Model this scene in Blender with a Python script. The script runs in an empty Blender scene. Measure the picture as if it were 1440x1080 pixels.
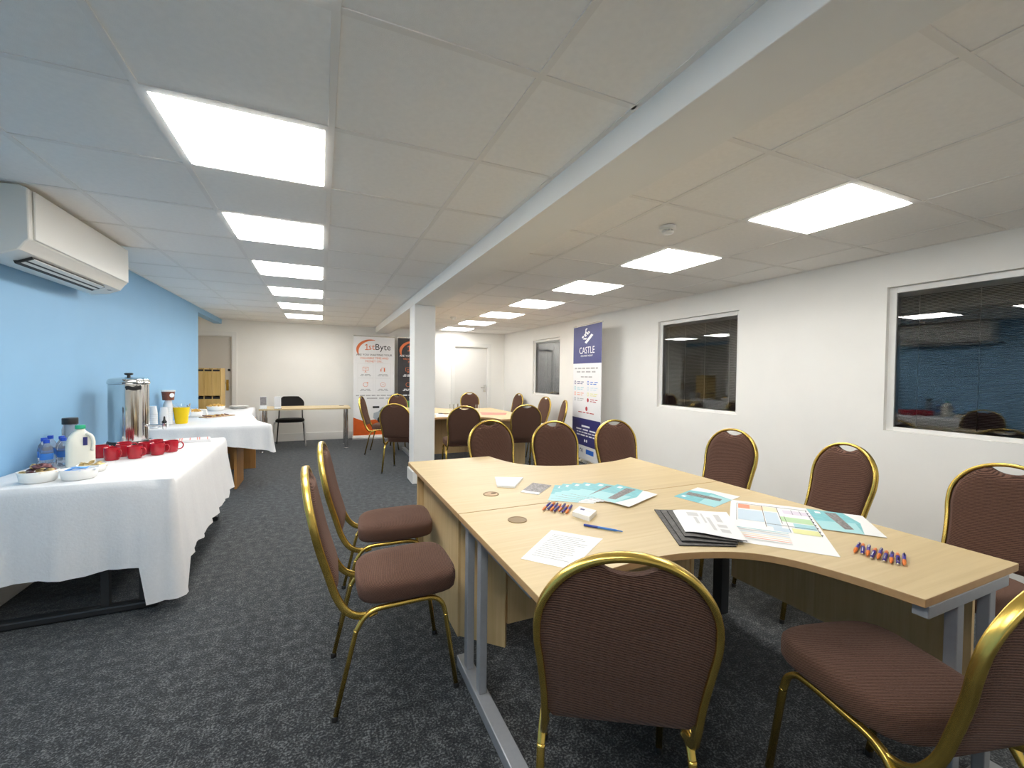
import bpy, bmesh, math, random
from mathutils import Vector, Matrix
random.seed(7)
C = bpy.context.scene.collection
SC = bpy.context.scene
PI = math.pi
R = math.radians

# ---------------------------------------------------------------- camera
CAM_H = 1.335
CEIL = CAM_H + 0.9444
yaw, pitch, roll = 0.418473, -0.021698, 0.0119345
cyw, syw = math.cos(yaw), math.sin(yaw)
fwd = Vector((syw*math.cos(pitch), cyw*math.cos(pitch), math.sin(pitch)))
rgt0 = Vector((cyw, -syw, 0)); up0 = rgt0.cross(fwd)
rgt = math.cos(roll)*rgt0 + math.sin(roll)*up0
upv = -math.sin(roll)*rgt0 + math.cos(roll)*up0
cam = bpy.data.cameras.new('camera'); cam.sensor_width = 36; cam.lens = 602.84*36/1440
cam.clip_start = 0.02
co = bpy.data.objects.new('camera', cam); C.objects.link(co)
m = Matrix((rgt, upv, -fwd)).transposed().to_4x4(); m.translation = Vector((0, 0, CAM_H))
co.matrix_world = m
SC.camera = co
# ---------------------------------------------------------------- world, exposure, light levels
w = bpy.data.worlds.new('world'); SC.world = w; w.use_nodes = True
w.node_tree.nodes['Background'].inputs[0].default_value = (0.012, 0.014, 0.02, 1)
w.node_tree.nodes['Background'].inputs[1].default_value = 1.0
PANEL = 7.5                      # radiance of the ceiling light panels
SC.view_settings.view_transform = 'Standard'; SC.view_settings.look = 'None'
SC.view_settings.gamma = 1; SC.view_settings.use_curve_mapping = False
SC.view_settings.exposure = 1.28
SC.cycles.use_denoising = True
SC.cycles.max_bounces = 14; SC.cycles.diffuse_bounces = 10; SC.cycles.glossy_bounces = 5
SC.cycles.transmission_bounces = 10; SC.cycles.transparent_max_bounces = 10
SC.cycles.sample_clamp_indirect = 10
SC.cycles.caustics_reflective = False; SC.cycles.caustics_refractive = False

# ---------------------------------------------------------------- materials
def mat(name, col, rough=0.5, metal=0.0, noise=0.0, nscale=20.0, bump=0.0, bscale=200.0, emit=0, trans=0, ior=1.45, sheen=0, coat=0, spec=0.5):
    m = bpy.data.materials.new(name); m.use_nodes = True
    nt = m.node_tree; b = nt.nodes['Principled BSDF']
    b.inputs['Base Color'].default_value = (*col, 1)
    b.inputs['Roughness'].default_value = rough
    b.inputs['Metallic'].default_value = metal
    b.inputs['IOR'].default_value = ior
    b.inputs['Specular IOR Level'].default_value = spec
    b.inputs['Transmission Weight'].default_value = trans
    b.inputs['Sheen Weight'].default_value = sheen
    b.inputs['Coat Weight'].default_value = coat
    if emit:
        b.inputs['Emission Color'].default_value = (*col, 1); b.inputs['Emission Strength'].default_value = emit
    tc = nt.nodes.new('ShaderNodeTexCoord')
    if noise:
        n = nt.nodes.new('ShaderNodeTexNoise'); n.inputs['Scale'].default_value = nscale; n.inputs['Detail'].default_value = 4
        nt.links.new(tc.outputs['Object'], n.inputs['Vector'])
        mp = nt.nodes.new('ShaderNodeMapRange'); mp.inputs[1].default_value = 0.3; mp.inputs[2].default_value = 0.7
        mp.inputs[3].default_value = 1-noise; mp.inputs[4].default_value = 1+noise
        nt.links.new(n.outputs['Fac'], mp.inputs[0])
        mx = nt.nodes.new('ShaderNodeVectorMath'); mx.operation = 'SCALE'; mx.inputs[0].default_value = col
        nt.links.new(mp.outputs[0], mx.inputs['Scale']); nt.links.new(mx.outputs[0], b.inputs['Base Color'])
    if bump:
        n = nt.nodes.new('ShaderNodeTexNoise'); n.inputs['Scale'].default_value = bscale; n.inputs['Detail'].default_value = 3
        nt.links.new(tc.outputs['Object'], n.inputs['Vector'])
        bp = nt.nodes.new('ShaderNodeBump'); bp.inputs['Strength'].default_value = bump; bp.inputs['Distance'].default_value = 0.004
        nt.links.new(n.outputs['Fac'], bp.inputs['Height']); nt.links.new(bp.outputs[0], b.inputs['Normal'])
    return m

def wood_mat(name, c1, c2, rough=0.35, stretch=(1.2, 30, 30), coat=0.0):
    m = bpy.data.materials.new(name); m.use_nodes = True
    nt = m.node_tree; b = nt.nodes['Principled BSDF']; b.inputs['Roughness'].default_value = rough
    b.inputs['Coat Weight'].default_value = coat
    tc = nt.nodes.new('ShaderNodeTexCoord'); mp = nt.nodes.new('ShaderNodeMapping'); mp.inputs['Scale'].default_value = stretch
    n = nt.nodes.new('ShaderNodeTexNoise'); n.inputs['Scale'].default_value = 1.6; n.inputs['Detail'].default_value = 6; n.inputs['Distortion'].default_value = 0.6
    cr = nt.nodes.new('ShaderNodeValToRGB'); cr.color_ramp.elements[0].position = 0.32; cr.color_ramp.elements[1].position = 0.7
    cr.color_ramp.elements[0].color = (*c1, 1); cr.color_ramp.elements[1].color = (*c2, 1)
    L = nt.links.new
    L(tc.outputs['Object'], mp.inputs[0]); L(mp.outputs[0], n.inputs['Vector']); L(n.outputs['Fac'], cr.inputs[0]); L(cr.outputs[0], b.inputs['Base Color'])
    return m

def carpet_mat():
    m = bpy.data.materials.new('carpet'); m.use_nodes = True
    nt = m.node_tree; b = nt.nodes['Principled BSDF']; b.inputs['Roughness'].default_value = 0.95
    b.inputs['Specular IOR Level'].default_value = 0.2
    b.inputs['Sheen Weight'].default_value = 0.35; b.inputs['Sheen Roughness'].default_value = 0.5
    b.inputs['Sheen Tint'].default_value = (0.55, 0.6, 0.65, 1)
    L = nt.links.new
    tc = nt.nodes.new('ShaderNodeTexCoord')
    n1 = nt.nodes.new('ShaderNodeTexNoise'); n1.inputs['Scale'].default_value = 120; n1.inputs['Detail'].default_value = 3; n1.inputs['Roughness'].default_value = 0.7
    n2 = nt.nodes.new('ShaderNodeTexNoise'); n2.inputs['Scale'].default_value = 22; n2.inputs['Detail'].default_value = 3
    L(tc.outputs['Object'], n1.inputs[0]); L(tc.outputs['Object'], n2.inputs[0])
    ad = nt.nodes.new('ShaderNodeMath'); ad.operation = 'MULTIPLY_ADD'; ad.inputs[1].default_value = 0.35
    L(n2.outputs['Fac'], ad.inputs[0]); L(n1.outputs['Fac'], ad.inputs[2])
    cr = nt.nodes.new('ShaderNodeValToRGB'); e = cr.color_ramp.elements
    e[0].position = 0.56; e[0].color = (0.004, 0.0045, 0.005, 1); e[1].position = 0.84; e[1].color = (0.16, 0.165, 0.165, 1)
    k = e.new(0.69); k.color = (0.026, 0.027, 0.028, 1)
    L(ad.outputs[0], cr.inputs[0]); L(cr.outputs[0], b.inputs['Base Color'])
    bp = nt.nodes.new('ShaderNodeBump'); bp.inputs['Strength'].default_value = 0.6; bp.inputs['Distance'].default_value = 0.006
    L(n1.outputs['Fac'], bp.inputs['Height']); L(bp.outputs[0], b.inputs['Normal'])
    return m

def fabric_mat():
    m = bpy.data.materials.new('brown_ribbed_fabric'); m.use_nodes = True
    nt = m.node_tree; b = nt.nodes['Principled BSDF']; b.inputs['Roughness'].default_value = 0.9
    b.inputs['Specular IOR Level'].default_value = 0.2
    b.inputs['Sheen Weight'].default_value = 0.25; b.inputs['Sheen Roughness'].default_value = 0.4; b.inputs['Sheen Tint'].default_value = (0.9, 0.6, 0.5, 1)
    L = nt.links.new
    tc = nt.nodes.new('ShaderNodeTexCoord')
    mp = nt.nodes.new('ShaderNodeMapping'); mp.inputs['Scale'].default_value = (0.15, 1, 1)
    wv = nt.nodes.new('ShaderNodeTexWave'); wv.bands_direction = 'DIAGONAL'; wv.inputs['Scale'].default_value = 120; wv.inputs['Distortion'].default_value = 1.5
    wv.inputs['Detail'].default_value = 2; wv.inputs['Detail Scale'].default_value = 6
    L(tc.outputs['Object'], mp.inputs[0]); L(mp.outputs[0], wv.inputs[0])
    n = nt.nodes.new('ShaderNodeTexNoise'); n.inputs['Scale'].default_value = 260
    L(tc.outputs['Object'], n.inputs[0])
    mu = nt.nodes.new('ShaderNodeMath'); mu.operation = 'MULTIPLY_ADD'; mu.inputs[1].default_value = 0.5
    L(n.outputs['Fac'], mu.inputs[0]); L(wv.outputs['Fac'], mu.inputs[2])
    cr = nt.nodes.new('ShaderNodeValToRGB'); e = cr.color_ramp.elements
    e[0].position = 0.2; e[0].color = (0.042, 0.020, 0.014, 1); e[1].position = 1.0; e[1].color = (0.150, 0.078, 0.054, 1)
    L(mu.outputs[0], cr.inputs[0]); L(cr.outputs[0], b.inputs['Base Color'])
    bp = nt.nodes.new('ShaderNodeBump'); bp.inputs['Strength'].default_value = 0.7; bp.inputs['Distance'].default_value = 0.003
    L(wv.outputs['Fac'], bp.inputs['Height']); L(bp.outputs[0], b.inputs['Normal'])
    return m

M = {}
M['wall'] = mat('white_wall_paint', (0.87, 0.855, 0.815), 0.7, noise=0.015, nscale=3, bump=0.05, bscale=150)
M['blue'] = mat('sky_blue_wall_paint', (0.27, 0.50, 0.74), 0.6, noise=0.015, nscale=3, bump=0.05, bscale=150)
M['tile'] = mat('mineral_fibre_tile', (0.93, 0.90, 0.86), 0.9, noise=0.02, nscale=40, bump=0.15, bscale=400)
M['grid'] = mat('ceiling_grid_metal', (0.86, 0.825, 0.78), 0.5)
M['beam'] = mat('white_boxed_beam_paint', (0.90, 0.875, 0.83), 0.6, noise=0.015, nscale=4)
M['trim'] = mat('white_gloss_trim', (0.82, 0.81, 0.78), 0.35)
M['pillar'] = mat('pillar_paint', (0.88, 0.87, 0.84), 0.55, noise=0.01, nscale=5)
M['door'] = mat('white_door_paint', (0.78, 0.765, 0.73), 0.4, noise=0.01, nscale=5)
M['doorgrey'] = mat('cream_door_paint', (0.62, 0.58, 0.52), 0.5, noise=0.01, nscale=5)
M['carpet'] = carpet_mat()
M['fabric'] = fabric_mat()
M['gold'] = mat('gold_anodised_tube', (0.72, 0.50, 0.12), 0.27, 0.95, noise=0.08, nscale=30)
M['maple'] = wood_mat('maple_laminate', (0.575, 0.44, 0.235), (0.645, 0.51, 0.29), 0.38)
M['mapleV'] = wood_mat('maple_laminate_upright', (0.60, 0.42, 0.20), (0.70, 0.51, 0.27), 0.45, (30, 30, 1.2))
M['edge'] = mat('beech_edge_band', (0.46, 0.28, 0.13), 0.45, noise=0.06, nscale=30)
M['oak'] = wood_mat('orange_oak_panel', (0.34, 0.16, 0.045), (0.46, 0.23, 0.07), 0.45, (20, 20, 1))
M['pine'] = wood_mat('yellow_pine', (0.55, 0.36, 0.11), (0.66, 0.46, 0.18), 0.5, (20, 20, 1))
M['silver'] = mat('silver_grey_powder_coat', (0.36, 0.37, 0.39), 0.4, 0.35, noise=0.03, nscale=60)
M['darkmetal'] = mat('dark_grey_metal', (0.05, 0.052, 0.055), 0.4, 0.5)
M['palesilver'] = mat('pale_silver_tube', (0.62, 0.62, 0.62), 0.3, 0.3)
M['chrome'] = mat('chrome', (0.75, 0.75, 0.76), 0.12, 1.0)
M['steel'] = mat('polished_stainless_steel', (0.70, 0.69, 0.67), 0.10, 1.0, noise=0.02, nscale=15)
M['black'] = mat('black_plastic', (0.018, 0.017, 0.017), 0.4)
M['blackfab'] = mat('black_chair_fabric', (0.016, 0.014, 0.014), 0.9, bump=0.3, bscale=300)
M['whiteplastic'] = mat('white_plastic', (0.80, 0.79, 0.76), 0.35)
M['acwhite'] = mat('air_conditioner_white', (0.74, 0.72, 0.67), 0.3)
M['acdark'] = mat('air_outlet_dark', (0.03, 0.028, 0.025), 0.6)
M['cloth'] = mat('white_linen', (0.76, 0.76, 0.765), 0.85, noise=0.02, nscale=60, bump=0.25, bscale=90)
M['red'] = mat('glazed_red_ceramic', (0.42, 0.012, 0.025), 0.15, coat=0.5)
M['milk'] = mat('milk_bottle_plastic', (0.83, 0.80, 0.69), 0.35)
M['green'] = mat('green_cap', (0.03, 0.42, 0.22), 0.4)
M['bluecap'] = mat('blue_cap', (0.02, 0.08, 0.5), 0.4)
M['porcelain'] = mat('white_porcelain', (0.87, 0.86, 0.83), 0.35)
M['glass'] = mat('clear_glass', (1, 1, 1), 0.0, trans=1, ior=1.45)
M['pane'] = mat('window_glass', (0.93, 0.95, 0.95), 0.0, trans=1, ior=1.5)
M['water'] = mat('bottle_clear_plastic', (0.88, 0.93, 1.0), 0.08, trans=0.85, ior=1.2)
M['frost'] = mat('frosted_cup_plastic', (0.90, 0.91, 0.93), 0.2, trans=0.12, ior=1.3)
M['juice'] = mat('orange_juice', (0.85, 0.60, 0.0), 0.25)
M['paper'] = mat('white_paper', (0.86, 0.86, 0.86), 0.7)
M['gloss'] = mat('glossy_card', (0.85, 0.85, 0.85), 0.3)
M['teal'] = mat('teal_print', (0.19, 0.53, 0.58), 0.4, noise=0.12, nscale=35)
M['teal2'] = mat('pale_teal_print', (0.38, 0.68, 0.71), 0.4)
M['photo'] = mat('grey_photo_print', (0.22, 0.20, 0.20), 0.4, noise=0.6, nscale=90)
M['greyprint'] = mat('grey_print', (0.42, 0.42, 0.43), 0.5, noise=0.2, nscale=60)
M['ltgrey'] = mat('light_grey_print', (0.62, 0.62, 0.62), 0.5)
M['salmon'] = mat('salmon_print', (0.80, 0.32, 0.20), 0.5)
M['peach'] = mat('peach_print', (0.85, 0.60, 0.42), 0.5)
M['cream'] = mat('cream_print', (0.85, 0.75, 0.55), 0.5)
M['pblue'] = mat('pale_blue_print', (0.58, 0.70, 0.80), 0.5)
M['pgreen'] = mat('pale_green_print', (0.50, 0.70, 0.42), 0.5)
M['plilac'] = mat('pale_lilac_print', (0.72, 0.66, 0.76), 0.5)
M['pyellow'] = mat('pale_yellow_print', (0.75, 0.75, 0.35), 0.5)
M['pteal'] = mat('blue_green_print', (0.38, 0.65, 0.70), 0.5)
M['ink'] = mat('black_ink', (0.02, 0.02, 0.022), 0.5)
M['orange'] = mat('orange_plastic', (0.80, 0.20, 0.02), 0.3)
M['purple'] = mat('purple_blue_plastic', (0.055, 0.035, 0.33), 0.3)
M['penblue'] = mat('blue_pen_barrel', (0.05, 0.20, 0.60), 0.3)
M['pendark'] = mat('dark_blue_pen_grip', (0.03, 0.06, 0.33), 0.4)
M['hole'] = mat('dark_cable_port', (0.16, 0.10, 0.05), 0.6)
M['capbrown'] = mat('brown_port_cap', (0.30, 0.21, 0.11), 0.5)
M['navy'] = mat('navy_banner_print', (0.06, 0.065, 0.21), 0.45, noise=0.06, nscale=4)
M['navydark'] = mat('dark_navy_banner_print', (0.035, 0.035, 0.16), 0.45)
M['bwhite'] = mat('white_banner_print', (0.82, 0.82, 0.83), 0.45)
M['logow'] = mat('white_ink', (0.9, 0.9, 0.92), 0.5)
M['borange'] = mat('orange_banner_print', (0.70, 0.12, 0.015), 0.45, noise=0.15, nscale=5)
M['bored'] = mat('orange_ink', (0.72, 0.18, 0.06), 0.5)
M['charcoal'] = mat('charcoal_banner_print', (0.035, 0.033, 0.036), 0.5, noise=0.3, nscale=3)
M['bgreen'] = mat('green_photo_print', (0.10, 0.28, 0.08), 0.5, noise=0.4, nscale=8)
M['vangrey'] = mat('silver_van_print', (0.42, 0.47, 0.52), 0.4)
M['castleb'] = mat('bright_blue_print', (0.03, 0.16, 0.62), 0.5)
M['redink'] = mat('red_ink', (0.45, 0.03, 0.05), 0.5)
M['goldfoil'] = mat('gold_foil', (0.75, 0.55, 0.25), 0.3, 0.7, noise=0.4, nscale=40)
M['purplefoil'] = mat('purple_brown_foil', (0.16, 0.07, 0.08), 0.3, 0.5, noise=0.5, nscale=40)
M['bluesachet'] = mat('blue_sachet', (0.10, 0.35, 0.80), 0.4)
M['crisp'] = mat('yellow_crisps', (0.85, 0.58, 0.18), 0.6, noise=0.2, nscale=40)
M['choc'] = mat('brown_label', (0.22, 0.07, 0.04), 0.5, noise=0.3, nscale=60)
M['board'] = mat('wooden_board', (0.55, 0.38, 0.24), 0.6, noise=0.3, nscale=30)
M['pinkred'] = mat('red_paper', (0.72, 0.22, 0.18), 0.6)
M['charcoal2'] = mat('dark_newsprint', (0.06, 0.055, 0.05), 0.5, noise=0.6, nscale=50)
M['slat'] = mat('blind_slat_grey', (0.70, 0.70, 0.68), 0.5)
M['cord'] = mat('white_cord', (0.7, 0.7, 0.68), 0.6)
M['lamp'] = mat('light_panel_diffuser', (1.0, 0.985, 0.95), 0.5, emit=PANEL)
M['smoke'] = mat('detector_white', (0.78, 0.77, 0.74), 0.4)
M['jar'] = mat('coffee_jar_glass', (0.55, 0.60, 0.65), 0.1, trans=0.6)

# ---------------------------------------------------------------- helpers
def newbm(): return bmesh.new()
def link(o, parent=None):
    C.objects.link(o)
    if parent is not None: o.parent = parent
    return o
def obj(name, bm, mats, parent=None, loc=None, rot=None, smooth=False, bevel=0, solid=0, kind=None, label=None, recalc=True):
    if recalc: bmesh.ops.recalc_face_normals(bm, faces=bm.faces[:])
    me = bpy.data.meshes.new(name); bm.to_mesh(me); bm.free()
    for mm in (mats if isinstance(mats, (list, tuple)) else [mats]): me.materials.append(M[mm])
    if smooth:
        for p in me.polygons: p.use_smooth = True
        if smooth != 'all':
            try: me.set_sharp_from_angle(angle=R(smooth if isinstance(smooth, (int, float)) and smooth > 1 else 40))
            except Exception: pass
    o = bpy.data.objects.new(name, me); link(o, parent)
    if loc: o.location = loc
    if rot: o.rotation_euler = rot
    if solid:
        s = o.modifiers.new('s', 'SOLIDIFY'); s.thickness = solid; s.offset = 0
    if bevel:
        b = o.modifiers.new('b', 'BEVEL'); b.width = bevel; b.segments = 2; b.limit_method = 'ANGLE'; b.angle_limit = R(40)
    if kind: o['kind'] = kind
    if label: o['label'] = label
    return o
def box(bm, x0, x1, y0, y1, z0, z1, mi=0, M4=None):
    v = [bm.verts.new(p) for p in ((x0,y0,z0),(x1,y0,z0),(x1,y1,z0),(x0,y1,z0),(x0,y0,z1),(x1,y0,z1),(x1,y1,z1),(x0,y1,z1))]
    if M4 is not None:
        for q in v: q.co = M4 @ q.co
    for f in ((0,3,2,1),(4,5,6,7),(0,1,5,4),(1,2,6,5),(2,3,7,6),(3,0,4,7)):
        fc = bm.faces.new([v[i] for i in f]); fc.material_index = mi
    return bm
def boxo(name, x0, x1, y0, y1, z0, z1, m_, parent=None, bevel=0, **k):
    return obj(name, box(newbm(), x0, x1, y0, y1, z0, z1), m_, parent, bevel=bevel, **k)
def prism(bm, pts, z0, z1, mi=0, side=None):
    a = [bm.verts.new((x, y, z0)) for x, y in pts]; b = [bm.verts.new((x, y, z1)) for x, y in pts]
    f = bm.faces.new(b); f.material_index = mi; f = bm.faces.new(a[::-1]); f.material_index = mi
    n = len(pts)
    for i in range(n):
        f = bm.faces.new((a[i], a[(i+1) % n], b[(i+1) % n], b[i])); f.material_index = mi if side is None else side
    return bm
def lathe(bm, prof, n=24, cx=0, cy=0, mi=0, cap=True):
    rings = []
    for r, z in prof:
        if r < 1e-6: rings.append([bm.verts.new((cx, cy, z))])
        else: rings.append([bm.verts.new((cx+r*math.cos(2*PI*i/n), cy+r*math.sin(2*PI*i/n), z)) for i in range(n)])
    for a, b in zip(rings, rings[1:]):
        for i in range(n):
            j = (i+1) % n
            if len(a) == 1 and len(b) == 1: continue
            if len(a) == 1: f = bm.faces.new((a[0], b[j], b[i]))
            elif len(b) == 1: f = bm.faces.new((a[i], a[j], b[0]))
            else: f = bm.faces.new((a[i], a[j], b[j], b[i]))
            f.material_index = mi
    if cap:
        if len(rings[0]) > 1: bm.faces.new(rings[0][::-1]).material_index = mi
        if len(rings[-1]) > 1: bm.faces.new(rings[-1]).material_index = mi
    return bm
def sweep(bm, path, prof, ref=(0, 0, 1), closed=False, mi=0):
    """sweep a 2-D profile [(a,b)] along path; b axis stays near ref"""
    P = [Vector(p) for p in path]; n = len(P); rings = []
    ref = Vector(ref)
    for i in range(n):
        if closed: t = P[(i+1) % n]-P[i-1]
        else: t = P[min(i+1, n-1)]-P[max(i-1, 0)]
        t.normalize(); b = (ref - t*ref.dot(t))
        if b.length < 1e-4: b = t.orthogonal()
        b.normalize(); a = t.cross(b)
        rings.append([bm.verts.new(P[i]+a*u+b*v) for u, v in prof])
    k = len(prof)
    for i in range(n if closed else n-1):
        A, B = rings[i], rings[(i+1) % n]
        for j in range(k):
            bm.faces.new((A[j], A[(j+1) % k], B[(j+1) % k], B[j])).material_index = mi
    if not closed:
        bm.faces.new(rings[0][::-1]).material_index = mi; bm.faces.new(rings[-1]).material_index = mi
    return bm
def circ(r, n=10): return [(r*math.cos(2*PI*i/n), r*math.sin(2*PI*i/n)) for i in range(n)]
def catmull(pts, sub=6, closed=False):
    out = []; n = len(pts); P = [Vector(p) for p in pts]
    for i in range(n if closed else n-1):
        p0 = P[i-1] if (closed or i > 0) else P[0]; p1 = P[i]; p2 = P[(i+1) % n]; p3 = P[(i+2) % n] if (closed or i+2 < n) else P[-1]
        for s in range(sub):
            t = s/sub
            out.append(0.5*((2*p1)+(-p0+p2)*t+(2*p0-5*p1+4*p2-p3)*t*t+(-p0+3*p1-3*p2+p3)*t*t*t))
    if not closed: out.append(P[-1])
    return out
def thing(name, label, cat, loc=(0, 0, 0), rz=0, group=None):
    o = bpy.data.objects.new(name, None); C.objects.link(o); o.empty_display_size = 0.1
    o.location = loc; o.rotation_euler = (0, 0, rz); return tag(o, label, cat, group)
def tag(o, label, cat, group=None):
    o['label'] = label; o['category'] = cat
    if group: o['group'] = group
    return o
def dup(root, loc, rz=None, label=None, group=None, rot=None):
    r = root.copy(); C.objects.link(r); r.location = loc
    if rz is not None: r.rotation_euler = (0, 0, rz)
    if rot is not None: r.rotation_euler = rot
    if label: r['label'] = label
    if group: r['group'] = group
    for ch in list(root.children):
        c = ch.copy(); C.objects.link(c); c.parent = r
        for g in list(ch.children):
            d = g.copy(); C.objects.link(d); d.parent = c
    return r
def text(s, size, m_, parent, loc, rot=(PI/2, 0, 0), align='CENTER', name='lettering', sx=1.0):
    cu = bpy.data.curves.new('t', 'FONT'); cu.body = s; cu.size = size; cu.align_x = align; cu.align_y = 'CENTER'; cu.resolution_u = 2; cu.extrude = 0.0004
    t = bpy.data.objects.new('t', cu); C.objects.link(t)
    bpy.context.view_layer.update()
    me = bpy.data.meshes.new_from_object(t.evaluated_get(bpy.context.evaluated_depsgraph_get()))
    bpy.data.objects.remove(t); me.materials.clear(); me.materials.append(M[m_]); me.name = name
    o = bpy.data.objects.new(name, me); link(o, parent); o.location = loc; o.rotation_euler = rot; o.scale = (sx, 1, 1)
    return o
def struct(o): o['kind'] = 'structure'; return o

# ================================================================ ROOM SHELL
XL, XR, YB, YF, ZC = -1.66, 3.93, -2.0, 9.3, CEIL
ALX = -2.55; ALY = 7.66                       # alcove beyond the blue wall
struct(boxo('floor', ALX-.1, XR+.15, YB-.1, YF+.1, -0.06, 0, 'carpet'))
struct(boxo('wall_left', XL-.12, XL, YB, ALY, 0, ZC+.05, 'blue'))
struct(boxo('trim_1', XL-.12, XL, ALY, YF, 2.20, ZC+.05, 'blue'))       # blue header over the alcove opening
struct(boxo('wall_alcove_left', ALX-.1, ALX, ALY-.1, YF, 0, ZC+.05, 'wall'))
struct(boxo('wall_alcove_near', ALX, XL-.12, ALY-.1, ALY, 0, ZC+.05, 'wall'))
struct(boxo('wall_near', XL-.12, XR+.15, YB-.1, YB, 0, ZC+.05, 'wall'))
# right wall with three window openings
WIN = [(0.68, 1.836), (3.10, 4.262), (6.73, 7.80)]; WZ0, WZ1 = 0.945, 2.030
bm = newbm(); ys = [YB]+[v for p in WIN for v in p]+[YF]
box(bm, XR, XR+.13, YB, YF, 0, WZ0); box(bm, XR, XR+.13, YB, YF, WZ1, ZC+.05)
for a, b in zip(ys[0::2], ys[1::2]): box(bm, XR, XR+.13, a, b, WZ0, WZ1)
struct(obj('wall_right', bm, 'wall'))
# far wall with two door openings
D1X = (2.72, 3.52); D2X = (-2.32, -1.50)
bm = newbm()
box(bm, ALX-.1, D2X[0], YF, YF+.1, 0, ZC+.05); box(bm, D2X[1], D1X[0], YF, YF+.1, 0, ZC+.05); box(bm, D1X[1], XR+.13, YF, YF+.1, 0, ZC+.05)
box(bm, D2X[0], D2X[1], YF, YF+.1, 1.985, ZC+.05); box(bm, D1X[0], D1X[1], YF, YF+.1, 1.955, ZC+.05)
struct(obj('wall_far', bm, 'wall'))
# beam and pillar
bm = newbm(); box(bm, 1.02, 1.30, YB, YF, 2.165, ZC+.04)
beam = struct(obj('trim_2', bm, 'beam', bevel=.003))
bm = newbm(); box(bm, 1.022, 1.276, 5.20, 5.50, 0, 2.165)
pil = struct(obj('trim_3', bm, 'pillar', bevel=.003))
boxo('skirting', 1.002, 1.296, 5.18, 5.52, 0, 0.15, 'trim', pil, bevel=.006)
# skirtings
def skirt(name, x0, x1, y0, y1): struct(boxo(name, x0, x1, y0, y1, 0, 0.15, 'trim', bevel=.004))
skirt('baseboard_right', XR-.018, XR, YB, YF-.02)
skirt('baseboard_left', XL, XL+.018, YB, ALY)
skirt('baseboard_near', XL+.02, XR-.02, YB, YB+.018)
skirt('baseboard_far', D2X[1]+.08, D1X[0]-.09, YF-.018, YF)
skirt('baseboard_far_right', D1X[1]+.09, XR-.02, YF-.018, YF)

# ---- ceiling: slab, T grid, tiles, wall angle
ceil = struct(boxo('ceiling', ALX-.1, XR+.15, YB-.1, YF+.1, ZC+.035, ZC+.09, 'grid'))
Y0 = 1.2275
ygrid = [YB] + [Y0+.6*k for k in range(-5, 14)]
ygrid = [y for y in ygrid if y < YF-.02] + [YF]
xl = [XL, -1.166, -.566, .034, .634, 1.02]; xr = [1.30, 1.719, 2.319, 2.919, 3.519, XR]
lightcells = []
for k in range(-2, 6): lightcells.append((-.566, round(Y0+.6+1.2*k, 4)))
for k in [-2]+list(range(0, 7)): lightcells.append((2.319, round(Y0+1.2*k, 4)))
gm = newbm()
T = .012
for X in (xl, xr):
    for x in X:
        a, b = (x, x+.022) if x in (XL, 1.30) else ((x-.022, x) if x in (1.02, XR) else (x-T, x+T))
        box(gm, a, b, YB, YF, ZC, ZC+.012)
    for y in ygrid:
        a, b = (y, y+.022) if y == YB else ((y-.022, y) if y == YF else (y-T, y+T))
        for p, q in zip(X, X[1:]):
            box(gm, p+.011, q-.011, a, b, ZC, ZC+.012)
obj('grid', gm, 'grid', ceil)
tile_cache = {}
for X in (xl, xr):
    for p, q in zip(X, X[1:]):
        for a, b in zip(ygrid, ygrid[1:]):
            if any(abs(p-lx) < .01 and abs(a-ly) < .01 for lx, ly in lightcells): continue
            key = (round(q-p, 3), round(b-a, 3))
            if key not in tile_cache:
                t = newbm(); hx, hy = (q-p)/2-.0125, (b-a)/2-.0125
                box(t, -hx, hx, -hy, hy, 0, .016); o = obj('tile', t, 'tile', ceil); tile_cache[key] = o.data
            else:
                o = bpy.data.objects.new('tile', tile_cache[key]); link(o, ceil)
            o.location = ((p+q)/2, (a+b)/2, ZC+.0035)
# alcove ceiling tiles
for i, (a, b) in enumerate(((7.66, 8.2), (8.2, 8.8), (8.8, 9.3))):
    t = newbm(); box(t, ALX, XL-.12, a+.003, b-.003, ZC, ZC+.03); obj('tile', t, 'tile', ceil)

# ---- windows with frames, glass, integral blinds
def window(n, y0, y1):
    r = struct(bpy.data.objects.new('window_%d' % n, None)); C.objects.link(r); r.location = (XR, (y0+y1)/2, WZ0)
    h = WZ1-WZ0; hw = (y1-y0)/2
    # plaster lining of the recess
    bm = newbm(); f = .046; xa, xb = .035, .10
    box(bm, xa, xb, -hw, -hw+f, 0, h); box(bm, xa, xb, hw-f, hw, 0, h); box(bm, xa, xb, -hw+f, hw-f, 0, .03); box(bm, xa, xb, -hw+f, hw-f, h-f, h)
    obj('frame', bm, 'trim', r, bevel=.003)
    g0, g1 = -hw+f, hw-f
    for k, x in enumerate((.048, .078)):
        boxo('pane', x, x+.004, g0-.004, g1+.004, .028, h-f+.004, 'pane', r)
    bm = newbm(); box(bm, .054, .076, g0+.002, g1-.002, h-f-.032, h-f-.001); obj('head_rail', bm, 'trim', r)
    bm = newbm(); box(bm, .057, .073, g0+.004, g1-.004, .032, .041); obj('bottom_rail', bm, 'trim', r)
    bm = newbm(); z = .052
    while z < h-f-.04:
        Mx = Matrix.Translation((.065, 0, z)) @ Matrix.Rotation(R(6), 4, 'Y')
        box(bm, -.006, .006, g0+.006, g1-.006, -.00035, .00035, 0, Mx); z += .0105
    obj('blind_slats', bm, 'slat', r, kind='stuff')
    for q in ((.12, .42, .74) if n != 2 else (.08, .33, .60, .90)):
        y = g1-(g1-g0)*q
        boxo('ladder_cord', .0585, .0600, y-.0018, y+.0018, .041, h-f-.03, 'cord', r)
    return r
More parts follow.
